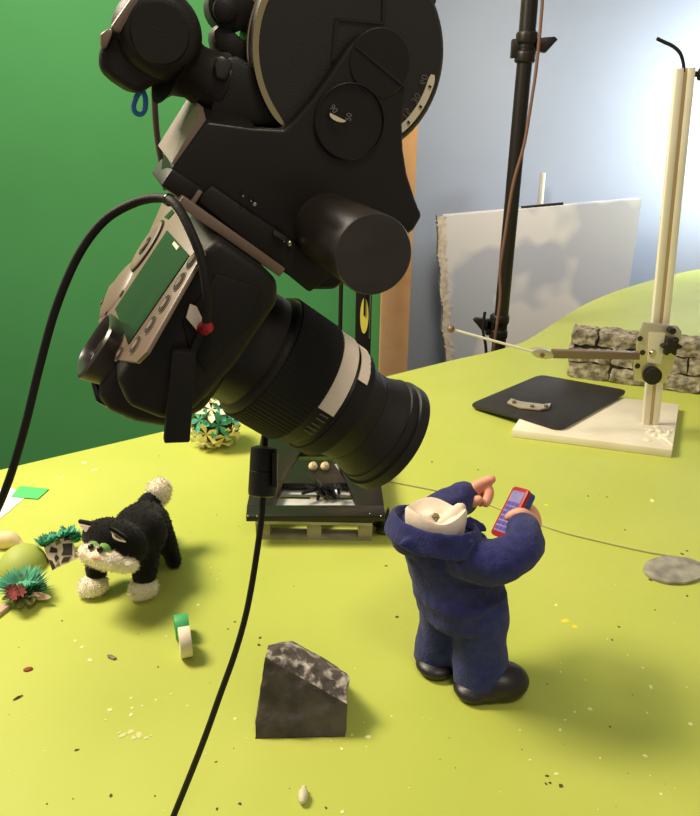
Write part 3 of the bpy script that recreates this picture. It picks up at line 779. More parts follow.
# ------------------------------------------------------------------ puppet
def puppet():
    root = thing('felt_puppet', 'headless puppet in a blue felt suit holding a toy phone', 'puppet', P(470, 690))
    fd = V((.62, .78, 0)).normalized(); rd = V((.78, -.62, 0)).normalized(); Z = V((0, 0, 1))
    def ctr(px, py, z): return P(px, py, z)
    # --- shoes
    for (hx, hy, tx, ty) in ((468, 704, 514, 700), (426, 676, 446, 681)):
        h, t = P(hx, hy), P(tx, ty)
        b = B()
        big = hx > 450
        d = (t-h); 
        if big:
            s = V((-d.y, d.x, 0)).normalized()
            c0 = h+d*.18+s*.012; c1 = h+d*.80+s*.012
            ell(b, c0+Z*.007, d.normalized()*.019, s*.019, Z*.009, 20, 12)
            ell(b, c1+Z*.013, d.normalized()*.026, s*.021, Z*.017, 20, 12)
            ell(b, (c0+c1)*.5+Z*.010, d.normalized()*.026, s*.020, Z*.012, 20, 12)
        else:
            c = P(437, 676)+V((0, .010, 0))
            ell(b, c+Z*.007, V((.020, -.006, 0)), V((.006, .021, 0)), Z*.009, 20, 12)
            ell(b, c+fd*.02+Z*.012, V((.019, -.006, 0)), V((.006, .02, 0)), Z*.015, 20, 12)
        for v in b.verts: v.co.z = max(v.co.z, 0)
        b = fuse(b, .0018, 5)
        for v in b.verts: v.co.z = max(v.co.z, 0)
        sh = fin('shoe', b, m_shoe, root, angle=80)
    # --- trousers
    b = B()
    hip = ctr(462, 606, .078)
    na, nb = P(483, 695)+V((0, .012, 0)), P(439, 669)+V((0, .012, 0))
    def leg(a, top, r0, r1):
        rings = []
        for t in [i/8 for i in range(9)]:
            c = a.lerp(top, t); c.z = .005+t*(top.z-.005)
            r = r0+(r1-r0)*t+.0015*math.sin(t*9)+.0015*(t < .01)
            rings.append(ring(c, rd*r, fd*r*1.02, 24))
        loft(b, rings)
    leg(na, hip+rd*.017+Z*.012, .0250, .026)
    leg(nb, hip-rd*.017+Z*.012, .0225, .025)
    ell(b, hip+Z*.008, rd*.043, fd*.036, Z*.03, 24, 14)
    b = fuse(b, .0022, 5)
    for v in b.verts: v.co += noise.noise_vector(v.co*55)*.0012
    fin('trousers', b, m_felt2, root, angle=80)
    # --- jacket with sleeves
    b = B()
    prof = [(462, 613, .070, .041, .037), (462, 606, .078, .0425, .038), (460, 590, .092, .0445, .040), (454, 566, .117, .0440, .040), (446, 546, .138, .0450, .0385), (440, 533, .151, .0435, .036)]
    loft(b, [ring(ctr(x, y, z), rd*a, fd*c, 32) for x, y, z, a, c in prof])
    ell(b, ctr(459, 588, .096), rd*.0455, fd*.041, Z*.022, 24, 14)
    # right (near) arm
    sR = PD(478, 556, .648); eR = PD(525, 554, .652); wR = PD(524, 532, .682)
    tube(b, smooth_path([PD(462, 556, .655), PD(490, 562, .642), PD(517, 553, .650), PD(525, 539, .668), PD(522, 527, .69)], 5), [.020, .0205, .0195, .0175, .0150], 20, True)
    # left (far) arm
    tube(b, smooth_path([PD(410, 536, .672), PD(432, 516, .70), PD(455, 502, .728), PD(463, 497, .742)], 5), [.019, .0185, .0165, .0165], 20, True)
    b = fuse(b, .0022, 6)
    for v in b.verts: v.co += noise.noise_vector(v.co*38)*.0022+noise.noise_vector(v.co*120)*.0006
    jk = fin('jacket', b, m_felt, root, angle=80)
    # --- collar: wide open band around the neck hole, lapels to the right/front
    cc = ctr(434, 523, .170)
    b = B(); n = 40
    tilt = V((0, 0, 1))
    ringsC = []
    for j, (k, zz) in enumerate(((1.06, -.016), (1.13, -.017), (1.15, -.013), (1.05, .001), (.96, .006), (.89, .004), (.86, -.004), (.88, -.016))):
        rr_ = []
        for i in range(n):
            a = TAU*i/n
            front = max(0, math.cos(a-PI/2))   # a=90deg -> front
            rx = .0395*k; ry = .035*k*(1+.12*front)
            rr_.append(cc+rd*rx*math.cos(a)+fd*ry*math.sin(a)+Z*(zz-.012*front+.006*max(0, -math.sin(a))))
        ringsC.append(rr_)
    loft(b, ringsC+[ringsC[0]], cap=False)
    bmesh.ops.remove_doubles(b, verts=b.verts[:], dist=1e-6)
    # lapel tips folding over the shoulder
    lp = [(470, 516), (486, 524), (488, 531), (479, 532), (470, 530), (455, 522)]
    prism(b, [PD(x, y, .655+.0008*(x-455)) for x, y in lp], cdir(0, .002, .005))
    lp = [(398, 545), (420, 556), (446, 558), (470, 551), (476, 540), (460, 545), (430, 546), (408, 538)]
    prism(b, [PD(x, y, .628) for x, y in lp], cdir(0, .001, .006))
    b = fuse(b, .0017, 5)
    for v in b.verts: v.co += noise.noise_vector(v.co*60)*.0008
    fin('collar', b, m_felt, root, angle=80)
    # --- cream neck cloth, cupped
    nc = cc+V((.001, -.001, .0045))
    b = B(); n = 36; rs_ = []
    for k, zz in ((.026, -.014), (.0275, .0), (.0275, .009), (.026, .0115), (.0235, .010), (.019, .0055), (.012, .004), (.003, .0035)):
        rs_.append([nc+rd*k*math.cos(TAU*i/n)+fd*k*.92*math.sin(TAU*i/n)+Z*(zz+.003*math.sin(3*TAU*i/n+1)-.006*max(0, math.sin(TAU*i/n-.5))) for i in range(n)])
    loft(b, rs_)
    fin('neck_cloth', b, m_cloth, root, angle=80)
    o = one('neck_fold', lambda m: tube(m, smooth_path([nc+rd*.013+fd*.019+Z*.007, nc+rd*.013+fd*.006+Z*.006, nc+rd*.008-fd*.004+Z*.002], 5), [.0055, .006, .003], 12, True), m_cloth, root)
    one('neck_socket', lambda m: lathe(m, nc+rd*.001+fd*-.003+Z*.0042, Z, [(0, .0035), (.0016, .0035)], 14), m_olive, root)
    # --- far hand: index finger points at the phone
    k = .735/FPX
    def dd(x, y, d): return PD(x, y, d)
    b = B()
    tube(b, [dd(462, 499, .742), dd(468, 495, .742)], [.0085, .009], 14, True)
    ell(b, dd(471, 494, .742), cdir(9*k, -5*k, 0), cdir(4*k, 8*k, 0), cdir(0, 0, 9*k), 18, 12)
    tube(b, smooth_path([dd(470, 491, .738), dd(480, 484, .736), dd(491, 479.5, .733)], 4), [.0058, .0056, .005], 12, True)      # index
    tube(b, smooth_path([dd(476, 490, .740), dd(486, 487, .737), dd(489, 494, .733), dd(486, 503, .730)], 4), [.0056, .0054, .0052, .0046], 12, True)      # middle, curled down
    tube(b, smooth_path([dd(474, 494, .745), dd(483, 492, .745), dd(484, 500, .742), dd(481, 503, .741)], 4), [.005, .005, .0048, .0042], 12, True)   # ring
    tube(b, smooth_path([dd(472, 497, .75), dd(479, 496, .752), dd(480, 503, .75)], 4), [.0046, .0045, .004], 12, True)    # little
    tube(b, smooth_path([dd(464, 500, .735), dd(470, 503, .730), dd(478, 500, .727)], 4), [.0062, .0056, .005], 12, True)   # thumb
    b = fuse(b, .0011, 3)
    fin('hand', b, m_skin, root, angle=80, label='hand with the index finger pointing at the phone')
    # --- near hand: thumb over the screen
    b = B()
    tube(b, [dd(524, 530, .69), dd(526, 523, .698)], [.009, .009], 14, True)
    ell(b, dd(528, 520, .702), cdir(8*k, 3*k, 0), cdir(-2*k, 7*k, 0), cdir(0, 0, 9*k), 18, 12)
    tube(b, smooth_path([dd(533, 520, .692), dd(523, 513.5, .688), dd(515, 514, .689), dd(509, 517, .690)], 4), [.0056, .0052, .0049, .0042], 12, True)  # thumb
    for i, (x0, y0, x1, y1) in enumerate(((533, 514, 527, 505), (536, 518, 531, 509), (537, 523, 534, 514), (536, 528, 535, 520))):
        tube(b, smooth_path([dd(531, 520+i*1.5, .702), dd(x0, y0, .712), dd(x1, y1, .722), dd(x1-7, y1+4, .728)], 4), [.005, .0048, .0045, .0038], 12, True)
    b = fuse(b, .0011, 3)
    fin('hand', b, m_skin, root, angle=80, label='hand gripping the phone with the thumb over its screen')
puppet()
# phone
def phone():
    c = PD(513, 514, .703)
    A = cdir(.475, -.865, .16).normalized(); Wd = cdir(.33, .21, -.92); Wd = (Wd-A*Wd.dot(A)).normalized(); n = A.cross(Wd)
    if n.dot(fwd) > 0: n = -n
    hl, hw = .0255, .0120
    root = thing('toy_phone', 'red and blue toy mobile phone held by the blue puppet', 'phone', c)
    def rr(hl, hw, k, off):
        pts = []
        for sx, sy in ((1, 1), (-1, 1), (-1, -1), (1, -1)):
            for t in range(5):
                a = {(1, 1): 0, (-1, 1): PI/2, (-1, -1): PI, (1, -1): 1.5*PI}[(sx, sy)]+t/4*PI/2
                pts.append(c+A*(sx*(hl-k)+k*math.cos(a))+Wd*(sy*(hw-k)+k*math.sin(a))+n*off)
        return pts
    one('front_shell', lambda m: prism(m, rr(hl, hw, .004, .0005), n*.0045), m_red, root, bevel=.0008)
    one('back_shell', lambda m: prism(m, rr(hl*.97, hw*.97, .004, -.006), n*.0065), m_phone_blue, root, bevel=.0008)
    sc = one('screen', lambda m: prism(m, [c+A*x*hl+Wd*y*hw+n*.0048 for x, y in ((.84, -.75), (.84, .72), (-.82, .72), (-.82, -.75))], n*.0005), m_screen, root)
    def icons(m):
        for i in range(6):
            for j in range(3):
                q = c+A*(hl*(-.68+i*.2))+Wd*(hw*(-.5+j*.48))+n*.0055
                box(m, q, A*.0016, Wd*.0022, n*.0002)
    o = one('key_icons', icons, m_icon, sc, flat=True)
phone()

# ------------------------------------------------------------------ stills camera on the rig
dl = thing('stills_camera', 'black digital stills camera with a big zoom lens hanging from the rig', 'camera', L(.03, 0, .02))
def sidepoly(pix, r): return [on_r(x, y, r) for x, y in pix]
def lbox(m, r0, r1, u0, u1, f0, f1):
    box(m, L((r0+r1)/2, (u0+u1)/2, (f0+f1)/2), R*(r1-r0)/2, U*(u1-u0)/2, F*(f1-f0)/2)
def body(m):
    prof = [(-.045, .002), (-.045, .036), (-.036, .043), (.0, .044), (.03, .040), (.043, .030), (.045, .012), (.036, 0), (-.036, 0)]
    prism(m, [L(-.064, u, f) for u, f in prof], R*.150)
one('body', body, m_black, dl, bevel=.004, seg=3)
# right hand grip & thumb rest
one('thumb_rest', lambda m: ell(m, on_f(119, 290, 0), R*.026, U*.022, F*.004, 20, 12), m_lit_tan, dl)
one('grip', lambda m: ell(m, L(.075, -.002, .045), R*.018, U*.044, F*.03, 20, 12), m_rubber, dl)
# rear panel
def rear(m):
    pix = [(164, 198), (172, 203), (200, 243), (203, 252), (146, 352), (136, 362), (118, 360), (98, 322), (102, 308), (105, 296), (109, 286), (127, 268), (136, 262), (150, 230)]
    prism(m, [on_f(x, y, -.001) for x, y in pix], F*.002)
rp = one('rear_panel', rear, m_lit_tan, dl, bevel=.0006)
one('lcd_screen', lambda m: prism(m, [on_f(x, y, -.0016) for x, y in ((167, 230), (189, 255), (128, 344), (115, 309))], F*.002), m_lcd, dl)
one('screen_icon', lambda m: prism(m, [on_f(x, y, -.0021) for x, y in ((172, 244), (174, 241), (179, 246.5), (176.5, 250))], F*.0006), m_white, dl)
def rdisc(m, px, py, rpx, t0, prof, n=30):
    c = on_f(px, py, t0); k = (c-CAM).dot(fwd)/FPX*rpx
    lathe(m, c, -F, [(a, b*k) for a, b in prof], n)
dc = on_f(147, 247, -.001); dR = .0180
dial = one('control_dial', lambda m: lathe(m, dc, -F, [(0, dR), (.0012, dR), (.0016, dR*.93), (.0017, dR*.72), (.0012, dR*.6), (.0012, dR*.01)], 40), m_lit_tan, dl)
one('dial_ring', lambda m: lathe(m, dc, -F, [(0, dR*1.09), (.0008, dR*1.09)], 40), m_gloss, dl)
one('set_button', lambda m: lathe(m, dc-F*.0012, -F, [(0, dR*.36), (.0006, dR*.36)], 24), m_gloss, dl)
one('set_button_cap', lambda m: lathe(m, dc-F*.0018, -F, [(0, dR*.2), (.0006, dR*.18)], 24), m_lit_tan, dl)
def rbutton(px, py, s=1):
    c = on_f(px, py, -.001)
    def el(m, kk, h):
        pts = [c+R*.0062*s*kk*math.cos(t)+U*.0052*s*kk*math.sin(t) for t in [TAU*i/24 for i in range(24)]]
        prism(m, pts, -F*h)
    bt = one('button', lambda m: el(m, 1, .0004), m_lit_tan, dl)
    one('button_rim', lambda m: el(m, .86, .0007), m_rubber, bt)
    one('button_cap', lambda m: el(m, .48, .0010), m_lit_tan, bt)
for x, y in ((193, 260), (180, 282), (165, 304), (151, 325), (136, 345)): rbutton(x, y)
rbutton(120, 354, .8)
rbutton(122, 294, .5); rbutton(103, 302, .55); rbutton(107, 313, .4)
one('lock_switch', lambda m: prism(m, [on_f(x, y, -.0015) for x, y in ((164, 217), (172, 209), (174, 212), (168, 219))], F*.001), m_gloss, dl)
# viewfinder eyecup
ec = on_f(112, 352, -.016)
def eyecup(m):
    n = 28
    def rg(sc, f, sh=0): 
        out = []
        for i in range(n):
            a = TAU*i/n; ca, sa = math.cos(a), math.sin(a)
            sx = math.copysign(abs(ca)**.6, ca); sy = math.copysign(abs(sa)**.6, sa)
            out.append(L(0, 0, 0)*0+ecc+R*.022*sc*sx+U*.0165*sc*sy+F*f)
        return out
    loft(m, [rg(.86, .012), rg(.9, .006), rg(1.0, -.002), rg(1.02, -.005), rg(.93, -.0062), rg(.80, -.004), rg(.77, -.0005), rg(.74, .001)])
ecc = on_f(104, 350, -.003)
ey = one('eyecup', eyecup, m_worn, dl, angle=60)
def win(m):
    prism(m, [ecc+R*a*.016+U*b*.0120+F*-.001 for a, b in ((-1, -1), (1, -1), (1, 1), (-1, 1))], F*.002)
one('viewfinder_surround', win, m_lit_tan, ey)
one('viewfinder_glass', lambda m: prism(m, [ecc+R*(.001+a*.010)+U*b*.007+F*-.0016 for a, b in ((-1, -1), (1, -1), (1, 1), (-1, 1))], F*.001), m_glass, ey)
# pentaprism hump with hot shoe
one('prism_hump', lambda m: prism(m, sidepoly([(128, 352), (108, 372), (97, 395), (106, 412), (135, 424), (168, 430), (205, 412), (228, 380), (200, 345)], -.035), R*.06), m_black, dl, bevel=.007, seg=3)
one('left_shoulder', lambda m: prism(m, sidepoly([(140, 352), (126, 372), (132, 392), (160, 410), (205, 404), (226, 380), (208, 345)], -.058), R*.04), m_black, dl, bevel=.006, seg=3)
hs = one('hot_shoe', lambda m: prism(m, sidepoly([(91, 383), (96, 402), (129, 420), (131, 413), (106, 398), (98, 384)], -.012), R*.026), m_gloss, dl, bevel=.001)
one('mode_window', lambda m: prism(m, sidepoly([(124, 395), (130, 388), (163, 408), (158, 417)], -.0595), R*.004), m_gloss, dl, bevel=.0006)
# port side: recess panel, plug flap, hanging rubber cover
one('port_panel', lambda m: prism(m, sidepoly([(182, 322), (216, 274), (262, 288), (262, 312), (222, 352), (206, 372), (190, 352)], -.0655), R*.003), m_rubber, dl, bevel=.001)
one('port_flap', lambda m: prism(m, sidepoly([(186, 318), (190, 304), (197, 307), (204, 322), (197, 331)], -.068), R*.0015), m_tape, dl, bevel=.0004, label='small pale port flap beside the red plug')
one('port_cover', lambda m: prism(m, [on_r(x, y, -.071) for x, y in ((172, 351), (197, 352), (190, 443), (164, 444))], R*.006), m_rubber, dl, bevel=.001, label='black rubber port cover hanging down')
one('cover_hinge', lambda m: prism(m, [on_r(x, y, -.070) for x, y in ((190, 352), (197, 352), (205, 335), (199, 330))], R*.004), m_rubber, dl)
# lens
LA = L(0, 0, 0)
lens0 = LA+F*.036
def lz(m, prof, n=64): lathe(m, LA, F, prof, n)
KS = 1.0
one('lens_mount', lambda m: lz(m, [(.040, .034), (.048, .0335), (.052, .0345), (.070, .035), (.072, .033)]), m_blackp, dl)
def ribbed(m, t0, t1, r, nr):
    n = nr*4; x, y = frame_of(F)
    rings = []
    for t, k in ((t0, .97), (t0+.001, 1), (t1-.001, 1), (t1, .97)):
        rings.append([LA+F*t+(x*math.cos(TAU*i/n)+y*math.sin(TAU*i/n))*r*k*(1.0 if (i % 4) < 2 else .988) for i in range(n)])
    loft(m, rings)
one('lens_barrel', lambda m: lz(m, [(.068, .034), (.0705, .0372), (.073, .0384), (.080, .0384), (.112, .0372), (.1135, .035), (.118, .0345), (.120, .0358), (.131, .0356), (.133, .0325), (.146, .0300), (.152, .0300)]), m_black, dl)
one('zoom_ring', lambda m: ribbed(m, .073, .104, .0394, 84), m_rubber, dl)
one('focus_ring', lambda m: lz(m, [(.1195, .0358), (.120, .0364), (.130, .0362), (.1305, .0355)]), m_rubber, dl)
one('lens_hood', lambda m: lz(m, [(.146, .0302), (.153, .0310), (.159, .0332), (.162, .0338), (.1625, .0348), (.168, .035), (.1685, .0366), (.1755, .0368), (.1755, .034), (.152, .0295)]), m_black, dl)
one('front_glass', lambda m: lz(m, [(.152, .0296), (.155, .022), (.156, .0005)], 40), m_glass, dl)
# tape strips round the lens
def strip(t0, t1, r, a0, a1, jag=0.):
    def f(m):
        x, y = frame_of(F)
        # angle measured from the direction pointing up-right in view
        e1 = (-U).normalized(); e2 = (-R).normalized()
        n = 26; o1 = []; o2 = []
        for i in range(n+1):
            a = math.radians(a0+(a1-a0)*i/n); d = e1*math.cos(a)+e2*math.sin(a)
            j = jag*noise.noise(V((i*.7, 0, 1)))
            o1.append(LA+F*t0+d*r); o2.append(LA+F*(t1+j)+d*r)
        va = [m.verts.new(p) for p in o1]; vb = [m.verts.new(p) for p in o2]
        vc = [m.verts.new(p+(p-LA).normalized()*0+((p-LA)-F*(p-LA).dot(F)).normalized()*.0006) for p in o1]; vd = [m.verts.new(p+((p-LA)-F*(p-LA).dot(F)).normalized()*.0006) for p in o2]
        for i in range(n):
            m.faces.new((vc[i], vc[i+1], vd[i+1], vd[i])); m.faces.new((va[i], vb[i], vb[i+1], va[i+1]))
            m.faces.new((va[i], va[i+1], vc[i+1], vc[i])); m.faces.new((vb[i], vd[i], vd[i+1], vb[i+1]))
        m.faces.new((va[0], vc[0], vd[0], vb[0])); m.faces.new((va[n], vb[n], vd[n], vc[n]))
    return f
one('tape_strip', strip(.1045, .1155, .0379, -40, 92), m_tape, dl, angle=60, label='wide strip of masking tape round the lens')
one('tape_strip', strip(.1185, .1255, .0369, -40, 52, .001), m_tape, dl, angle=60, label='narrow torn strip of masking tape round the lens')
def f(m):
    for a in (96, 101, 107, 112, 117):
        a = math.radians(a); d = (-U)*math.cos(a)+(-R)*math.sin(a); t = (-U)*-math.sin(a)+(-R)*math.cos(a)
        box(m, LA+F*.111+d*.0374, F*.003, t*.0004, d*.0004)
one('distance_marks', f, m_greytext, dl)

# ------------------------------------------------------------------ motion control rig head
rg = thing('camera_rig', 'black motion control rig head with a round drum holding the camera', 'camera rig', on_r(300, 150, 0))
RP = -.036
def rprism(pix, r, depth): return lambda m: prism(m, [on_r(x, y, r) for x, y in pix], R*depth)
one('bracket_plate', rprism([(172, 168), (206, 120), (255, 127), (283, 129), (294, 120), (313, 98), (330, 74), (348, 47), (360, 33), (377, 28), (394, 31), (405, 45), (409, 62), (407, 90), (403, 125), (404, 150), (408, 175), (416, 200), (423, 216), (414, 231), (400, 240), (335, 290), (310, 290), (262, 258), (178, 196)], RP, .06), m_blackp, rg, bevel=.0022, seg=3)
one('end_block', rprism([(160, 186), (172, 168), (205, 190), (196, 208)], RP-.002, .062), m_black, rg, bevel=.0015)
one('lower_block', rprism([(196, 200), (212, 185), (338, 272), (310, 293)], RP-.004, .064), m_black, rg, bevel=.0015)
one('release_plate', lambda m: lbox(m, -.045, .03, -.0505, -.0455, -.018, .042), m_lit_tan, rg, bevel=.0008, label='quick release plate on the camera base with lamplight painted tan')  # lit strip of the plate put into its tan colour
for x, y, s in ((255, 204.5, .0011), (290, 243.5, .0013), (243, 196, .0008), (251, 201, .0007), (284, 241, .0008)):
    q = on_r(x, y, RP-.006); one('screw', lambda m: lathe(m, q+R*.003, -R, [(0, s), (.003, s), (.0036, s*.5)], 12), m_chrome, rg)
one('latch', rprism([(274, 230), (287, 237), (285, 242), (273, 235)], RP-.007, .004), m_worn, rg, bevel=.0005)
one('latch', rprism([(189, 205), (199, 190), (203, 192), (194, 206)], RP-.006, .004), m_lit_tan, rg, bevel=.0005)
def wedge(m):
    for x, y, q in ((206, 120, 0), (178, 168, 0), (172, 168, 0), (255, 127, 0), (200, 93, .035), (164, 150, .035), (161, 170, .03), (240, 104, .035)):
        m.verts.new(on_r(x, y, RP+.0004+q))
    bmesh.ops.convex_hull(m, input=m.verts[:])
one('bracket_shoulder', wedge, m_blackp, rg, flat=True)
one('end_face', lambda m: prism(m, [on_r(206, 120, RP+.0006), on_r(178, 168, RP+.0006), on_r(164, 150, RP+.0354), on_r(200, 93, RP+.0354)], -F*.0035), m_lit_tan, rg, label='sloping end face of the bracket, tan for painted lamplight', flat=True)  # lamplight on the black bracket end painted as a tan face
bc = on_r(380, 63, RP); brr = 32*(bc-CAM).dot(fwd)/FPX
one('bracket_boss', lambda m: lathe(m, bc+R*.002, -R, [(0, brr), (.0026, brr), (.003, brr*.97), (.003, brr*.02)], 48), m_blackp, rg)
one('bracket_seam', lambda m: prism(m, [on_r(x, y, RP-.0016) for x, y in ((354, 46), (356, 45), (409, 88), (407, 90))], -R*.0003), m_gloss, rg)
# recessed round hub with a window
hc = on_r(349, 122, RP)
hr = 36.5*(hc-CAM).dot(fwd)/FPX
hub = one('pivot_hub', lambda m: lathe(m, hc+R*.002, -R, [(0, hr), (.004, hr), (.0045, hr*.97), (.0028, hr*.95), (.002, hr*.02)], 48), m_blackp, rg)
one('dial_window', lambda m: prism(m, [on_r(338+9*math.cos(t)*math.cos(.5)-3.2*math.sin(t), 117+4*math.cos(t)+3.5*math.sin(t), RP-.003) for t in [PI*i/12 for i in range(13)]], -R*.0006), m_label, hub)
text('dial_number', '90', on_r(333.5, 109, RP-.0032), (R*0+cdir(.6, .8, 0)), cdir(.8, -.6, 0), .004, m_greytext, hub)
text('dial_number', '50', on_r(349, 117, RP-.0032), (cdir(.2, -.98, 0)), cdir(-.98, -.2, 0), .004, m_greytext, hub)
# big cylinder towards the viewer
cf = on_r(374, 255, -.108)
cr_ = 41*(cf-CAM).dot(fwd)/FPX
one('counterweight', lambda m: lathe(m, cf, R, [(0, cr_*.97), (.0008, cr_), (.085, cr_), (.087, cr_*.96)], 56), m_worn, rg, label='large worn black cylinder facing the viewer')
# drum
dcn = on_r(353, 54, RP+.008)
dr = 101*(dcn-CAM).dot(fwd)/FPX
one('tilt_drum', lambda m: lathe(m, dcn, R, [(0, dr*.02), (0, dr*.95), (.0015, dr*.985), (.005, dr), (.04, dr), (.045, dr*.97)], 72), m_drum, rg)
one('drum_rim', lambda m: lathe(m, dcn+R*.012, R, [(0, dr*.99), (.0005, dr*1.012), (.003, dr*1.012), (.0035, dr*.99)], 72), m_brass, rg, label='shiny brass-coloured rim of the drum')
one('drum_gap', lambda m: [prism(m, [on_r(x, y, RP+.0076) for x, y in q], -R*.0006) for q in ([(382, -20), (385, -20), (385, 24), (382, 24)], [(336, 18), (384, 22), (384, 24.5), (336, 20.5)], [(335, 18), (338, 18), (334, 62), (331, 62)])], m_gloss, rg)
def arc(m, r0, r1, a0, a1, off, round_=True):
    n = 20; o1 = []; o2 = []
    e1 = cdir(1, 0, 0); e1 = (e1-R*e1.dot(R)).normalized(); e2 = R.cross(e1)
    if e2.dot(up) > 0: e2 = -e2
    for i in range(n+1):
        a = math.radians(a0+(a1-a0)*i/n); d = e1*math.cos(a)+e2*math.sin(a)
        kk = min(1, .5+min(i, n-i)*.35) if round_ else 1
        mid = (r0+r1)/2; h = (r1-r0)/2*kk
        o1.append(dcn+d*(mid-h)-R*off); o2.append(dcn+d*(mid+h)-R*off)
    prism(m, o1+o2[::-1], -R*.0006)
one('chrome_lip', lambda m: arc(m, dr*.945, dr*1.004, 138, 222, -.0002), m_brass, rg, label='shiny crescent lip on the left of the drum')
sl = one('scale_strip', lambda m: arc(m, dr*.84, dr*.915, 12, 57, .0003), m_label, rg, label='cream curved angle scale on the drum')
one('scale_marks', lambda m: [arc(m, dr*.862, dr*.892, a, a+1.3, .001, False) for a in (19, 33, 46)], m_gloss, sl)
e1 = cdir(1, 0, 0); e1 = (e1-R*e1.dot(R)).normalized(); e2 = R.cross(e1); e2 = -e2 if e2.dot(up) > 0 else e2
for s, a in (('60', 17), ('30', 31), ('15', 44)):
    a = math.radians(a); d = e1*math.cos(a)+e2*math.sin(a); t = -e1*math.sin(a)+e2*math.cos(a)
    text('scale_number', s, dcn+d*dr*.785-R*.0012, -t, d, .005, m_greytext, sl)
one('top_knob', lambda m: lathe(m, on_r(412, -6, RP+.03), R, [(0, .010), (.001, .0125), (.016, .0125), (.017, .011)], 30), m_brass, rg)
one('top_cap', rprism([(352, -40), (352, -6), (400, 3), (438, 5), (436, -40)], RP+.012, .03), m_worn, rg, bevel=.002)
# bridging arm between the housing and the plate
one('bridge_arm', rprism([(208, 120), (216, 84), (222, 62), (237, 54), (300, 100), (292, 118), (282, 127), (250, 126)], RP+.012, .03), m_black, rg, bevel=.003)
one('bridge_cap', rprism([(214, 62), (222, 54), (234, 62), (226, 82), (216, 78)], RP+.006, .03), m_worn, rg, bevel=.002)
one('round_knob', lambda m: (lathe(m, on_r(232, 6, RP+.03), R, [(0, .0085), (.0012, .011), (.02, .011)], 30), lathe(m, on_r(226, 10, RP+.026), R, [(0, .004), (.0012, .0058), (.02, .0058)], 24)), m_black, rg)
one('knob_stem', rprism([(212, 30), (222, 20), (250, 45), (262, 72), (250, 82), (214, 48)], RP+.03, .02), m_black, rg, bevel=.003)
# motor housing at upper left
mh = one('motor_housing', rprism([(134, -14), (118, 18), (110, 28), (102, 40), (99, 54), (99, 68), (112, 80), (133, 94), (142, 93), (152, 86), (172, 80), (180, 60), (176, 10), (170, -14)], RP+.004, .04), m_black, rg, bevel=.010, seg=6)
def lobe(m):
    c = on_r(160, 33, RP-.002); r = 46*(c-CAM).dot(fwd)/FPX
    lathe(m, c, R, [(0, r*.05), (0, r*.66), (.001, r*.76), (.004, r*.88), (.010, r*.97), (.018, r), (.036, r), (.044, r*.9)], 56)
one('motor_lobe', lobe, m_black, mh, angle=60)
one('lit_fin', rprism([(109, 28), (138, -14), (146, -10), (120, 34)], RP-.002, .03), m_lit_tan, mh, bevel=.002)  # lit left facet of the housing, its light painted tan
one('housing_cap', lambda m: lathe(m, on_r(160, 33, RP-.003), R, [(0, .0120), (.001, .0128), (.006, .0128)], 40), m_black, mh)
one('side_latch', rprism([(100, 34), (108, 28), (113, 32), (110, 40), (106, 48), (101, 48)], RP-.008, .02), m_lit_tan, mh, bevel=.001)
nk0, nk1 = on_r(172, 60, RP+.02), on_r(216, 84, RP+.025)
one('housing_neck', lambda m: tube(m, smooth_path([nk0, nk0.lerp(nk1, .5), nk1], 4), [.021, .0145, .0125, .0135, .0155], 28), m_black, rg)
# upright boom out of frame carrying the head
tpb = on_r(350, 20, RP+.05)
one('boom', lambda m: tube(m, [tpb+R*.0, tpb+R*.02+V((0, .02, .12)), tpb+V((0, .25, .8)), tpb+V((0, .6, 2.0))], .028, 24), m_blackp, rg)
# blue cord loop
lc = [on_r(x, y, RP+.015) for x, y in ((141, 90), (136, 98), (133.5, 107), (136, 113), (141, 114), (145, 109), (145.5, 99), (143, 91))]
o = one('blue_cord_loop', lambda m: tube(m, smooth_path(lc, 4), .0012, 8), m_bluec); tag(o, 'small blue cord loop hanging under the rig motor housing', 'cord')
vc = smooth_path([on_r(x, y, .03) for x, y in ((152, 60), (154, 86), (155, 110), (157, 135), (161, 160), (166, 190))], 4)
o = one('grey_cable', lambda m: tube(m, vc, .0017, 10), mat('grey_brown_cable', (120, 104, 86), .5)); tag(o, 'thin grey-brown cable hanging between motor housing and camera', 'cable')

# ------------------------------------------------------------------ cables in front
uc = thing('shutter_cable', 'thick black cable arching from the left edge to the red camera plug', 'cable', PD(60, 300, .37))
pth = smooth_path([PD(x, y, d) for x, y, d in ((-70, 640, .44), (-18, 540, .41), (6, 488, .395), (24, 430, .385), (40, 365, .378), (56, 308, .372), (78, 256, .366), (104, 221, .36), (134, 203, .352), (160, 198, .343), (176, 205, .333), (191, 232, .328), (202, 262, .328), (207, 295, .331), (206.5, 322, .337))], 6)
one('cord', lambda m: tube(m, pth, .0021, 14), m_rubber, uc)
pc0 = PD(206.5, 318, .336)
one('red_plug', lambda m: lathe(m, on_r(207, 327, -.071), (on_r(200, 330, -.063)-on_r(207, 327, -.071)), [(-.002, .0018), (-.001, .0029), (.003, .0034), (.006, .0034)], 20), m_red, uc)
sr = one('cable_ring', lambda m: lathe(m, PD(168, 199.5, .339), (PD(176, 205, .333)-PD(160, 198, .343)), [(-.001, .0024), (0, .0029), (.0015, .0029), (.0025, .0024)], 16), m_gloss, uc)
hcb = thing('ferrite_cable', 'black cable with a ferrite core hanging from the lens to the front of the table', 'cable', PD(245, 610, .52))
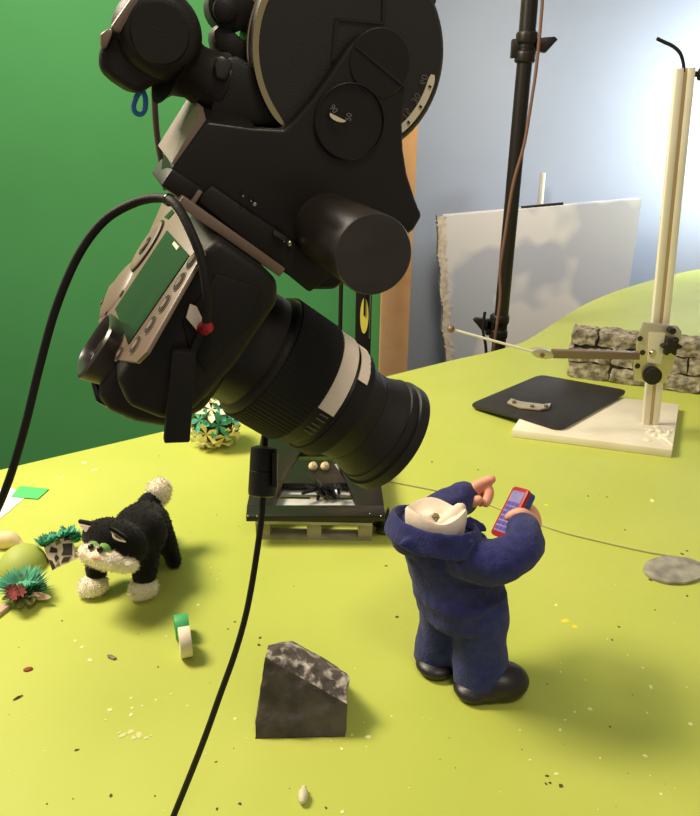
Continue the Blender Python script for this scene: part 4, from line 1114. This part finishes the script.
pth2 = smooth_path([PD(x, y, d) for x, y, d in ((270, 300, .47), (268, 380, .49), (265, 440, .5), (263, 500, .5), (258, 545, .503), (248, 605, .51), (236, 650, .515), (220, 695, .522), (202, 745, .532), (176, 810, .55))]+[P(158, 852, .006), P(140, 885, .004)], 6)
one('cord', lambda m: tube(m, pth2, [.0021, .0021, .0021, .0023, .0024], 12), m_rubber, hcb)
fa, fb_ = PD(265, 446, .5), PD(262, 497, .5)
fe = one('ferrite_core', lambda m: lathe(m, fa, fb_-fa, [(0, .006), (.0012, .0092), (.003, .0095), (.0160, .0095), (.0164, .0091), (.0168, .0095), (.030, .0095), (.0325, .0092), (.034, .006)], 24), m_black, hcb)
one('clip', lambda m: box(m, PD(275, 470, .492), cdir(.0015, 0, 0), cdir(0, .011, 0), cdir(0, 0, .003)), m_black, fe)

# ------------------------------------------------------------------ light
def area(name, loc, target, size, power, col, sizey=None, spread=None):
    l = bpy.data.lights.new(name, 'AREA'); l.energy = power; l.color = col; l.size = size
    if sizey: l.shape = 'RECTANGLE'; l.size_y = sizey
    if spread: l.spread = math.radians(spread)
    o = bpy.data.objects.new(name, l); C.objects.link(o); o.location = loc
    o.rotation_euler = (V(target)-V(loc)).to_track_quat('-Z', 'Y').to_euler(); return o
area('key_lamp', (-1.1, .98, 1.38), (0.05, .68, .05), .48, 31, (1, .87, .66))
area('overhead_lamp', (.35, -.3, 1.85), (0.05, .7, 0), .40, 10, (1, .90, .74))
area('screen_lamp', (-1.3, 1.3, 2.2), (-.5, 2.2, .7), .6, 25, (1, .94, .82), spread=120)
area('wall_lamp', (1.8, 2.62, .62), (1.35, 3.05, .52), .2, 13, (.80, .91, 1), spread=120)
area('back_fill', (.25, 2.0, 1.06), (.45, 3.0, .3), .3, 5.4, (1, .92, .82), spread=130)
w = bpy.data.worlds.new('world'); bpy.context.scene.world = w; w.use_nodes = True
bg = w.node_tree.nodes['Background']; bg.inputs['Color'].default_value = (1, .93, .82, 1); bg.inputs['Strength'].default_value = .28
vs = bpy.context.scene.view_settings
vs.view_transform = 'Standard'; vs.look = 'None'; vs.exposure = 0; vs.gamma = 1
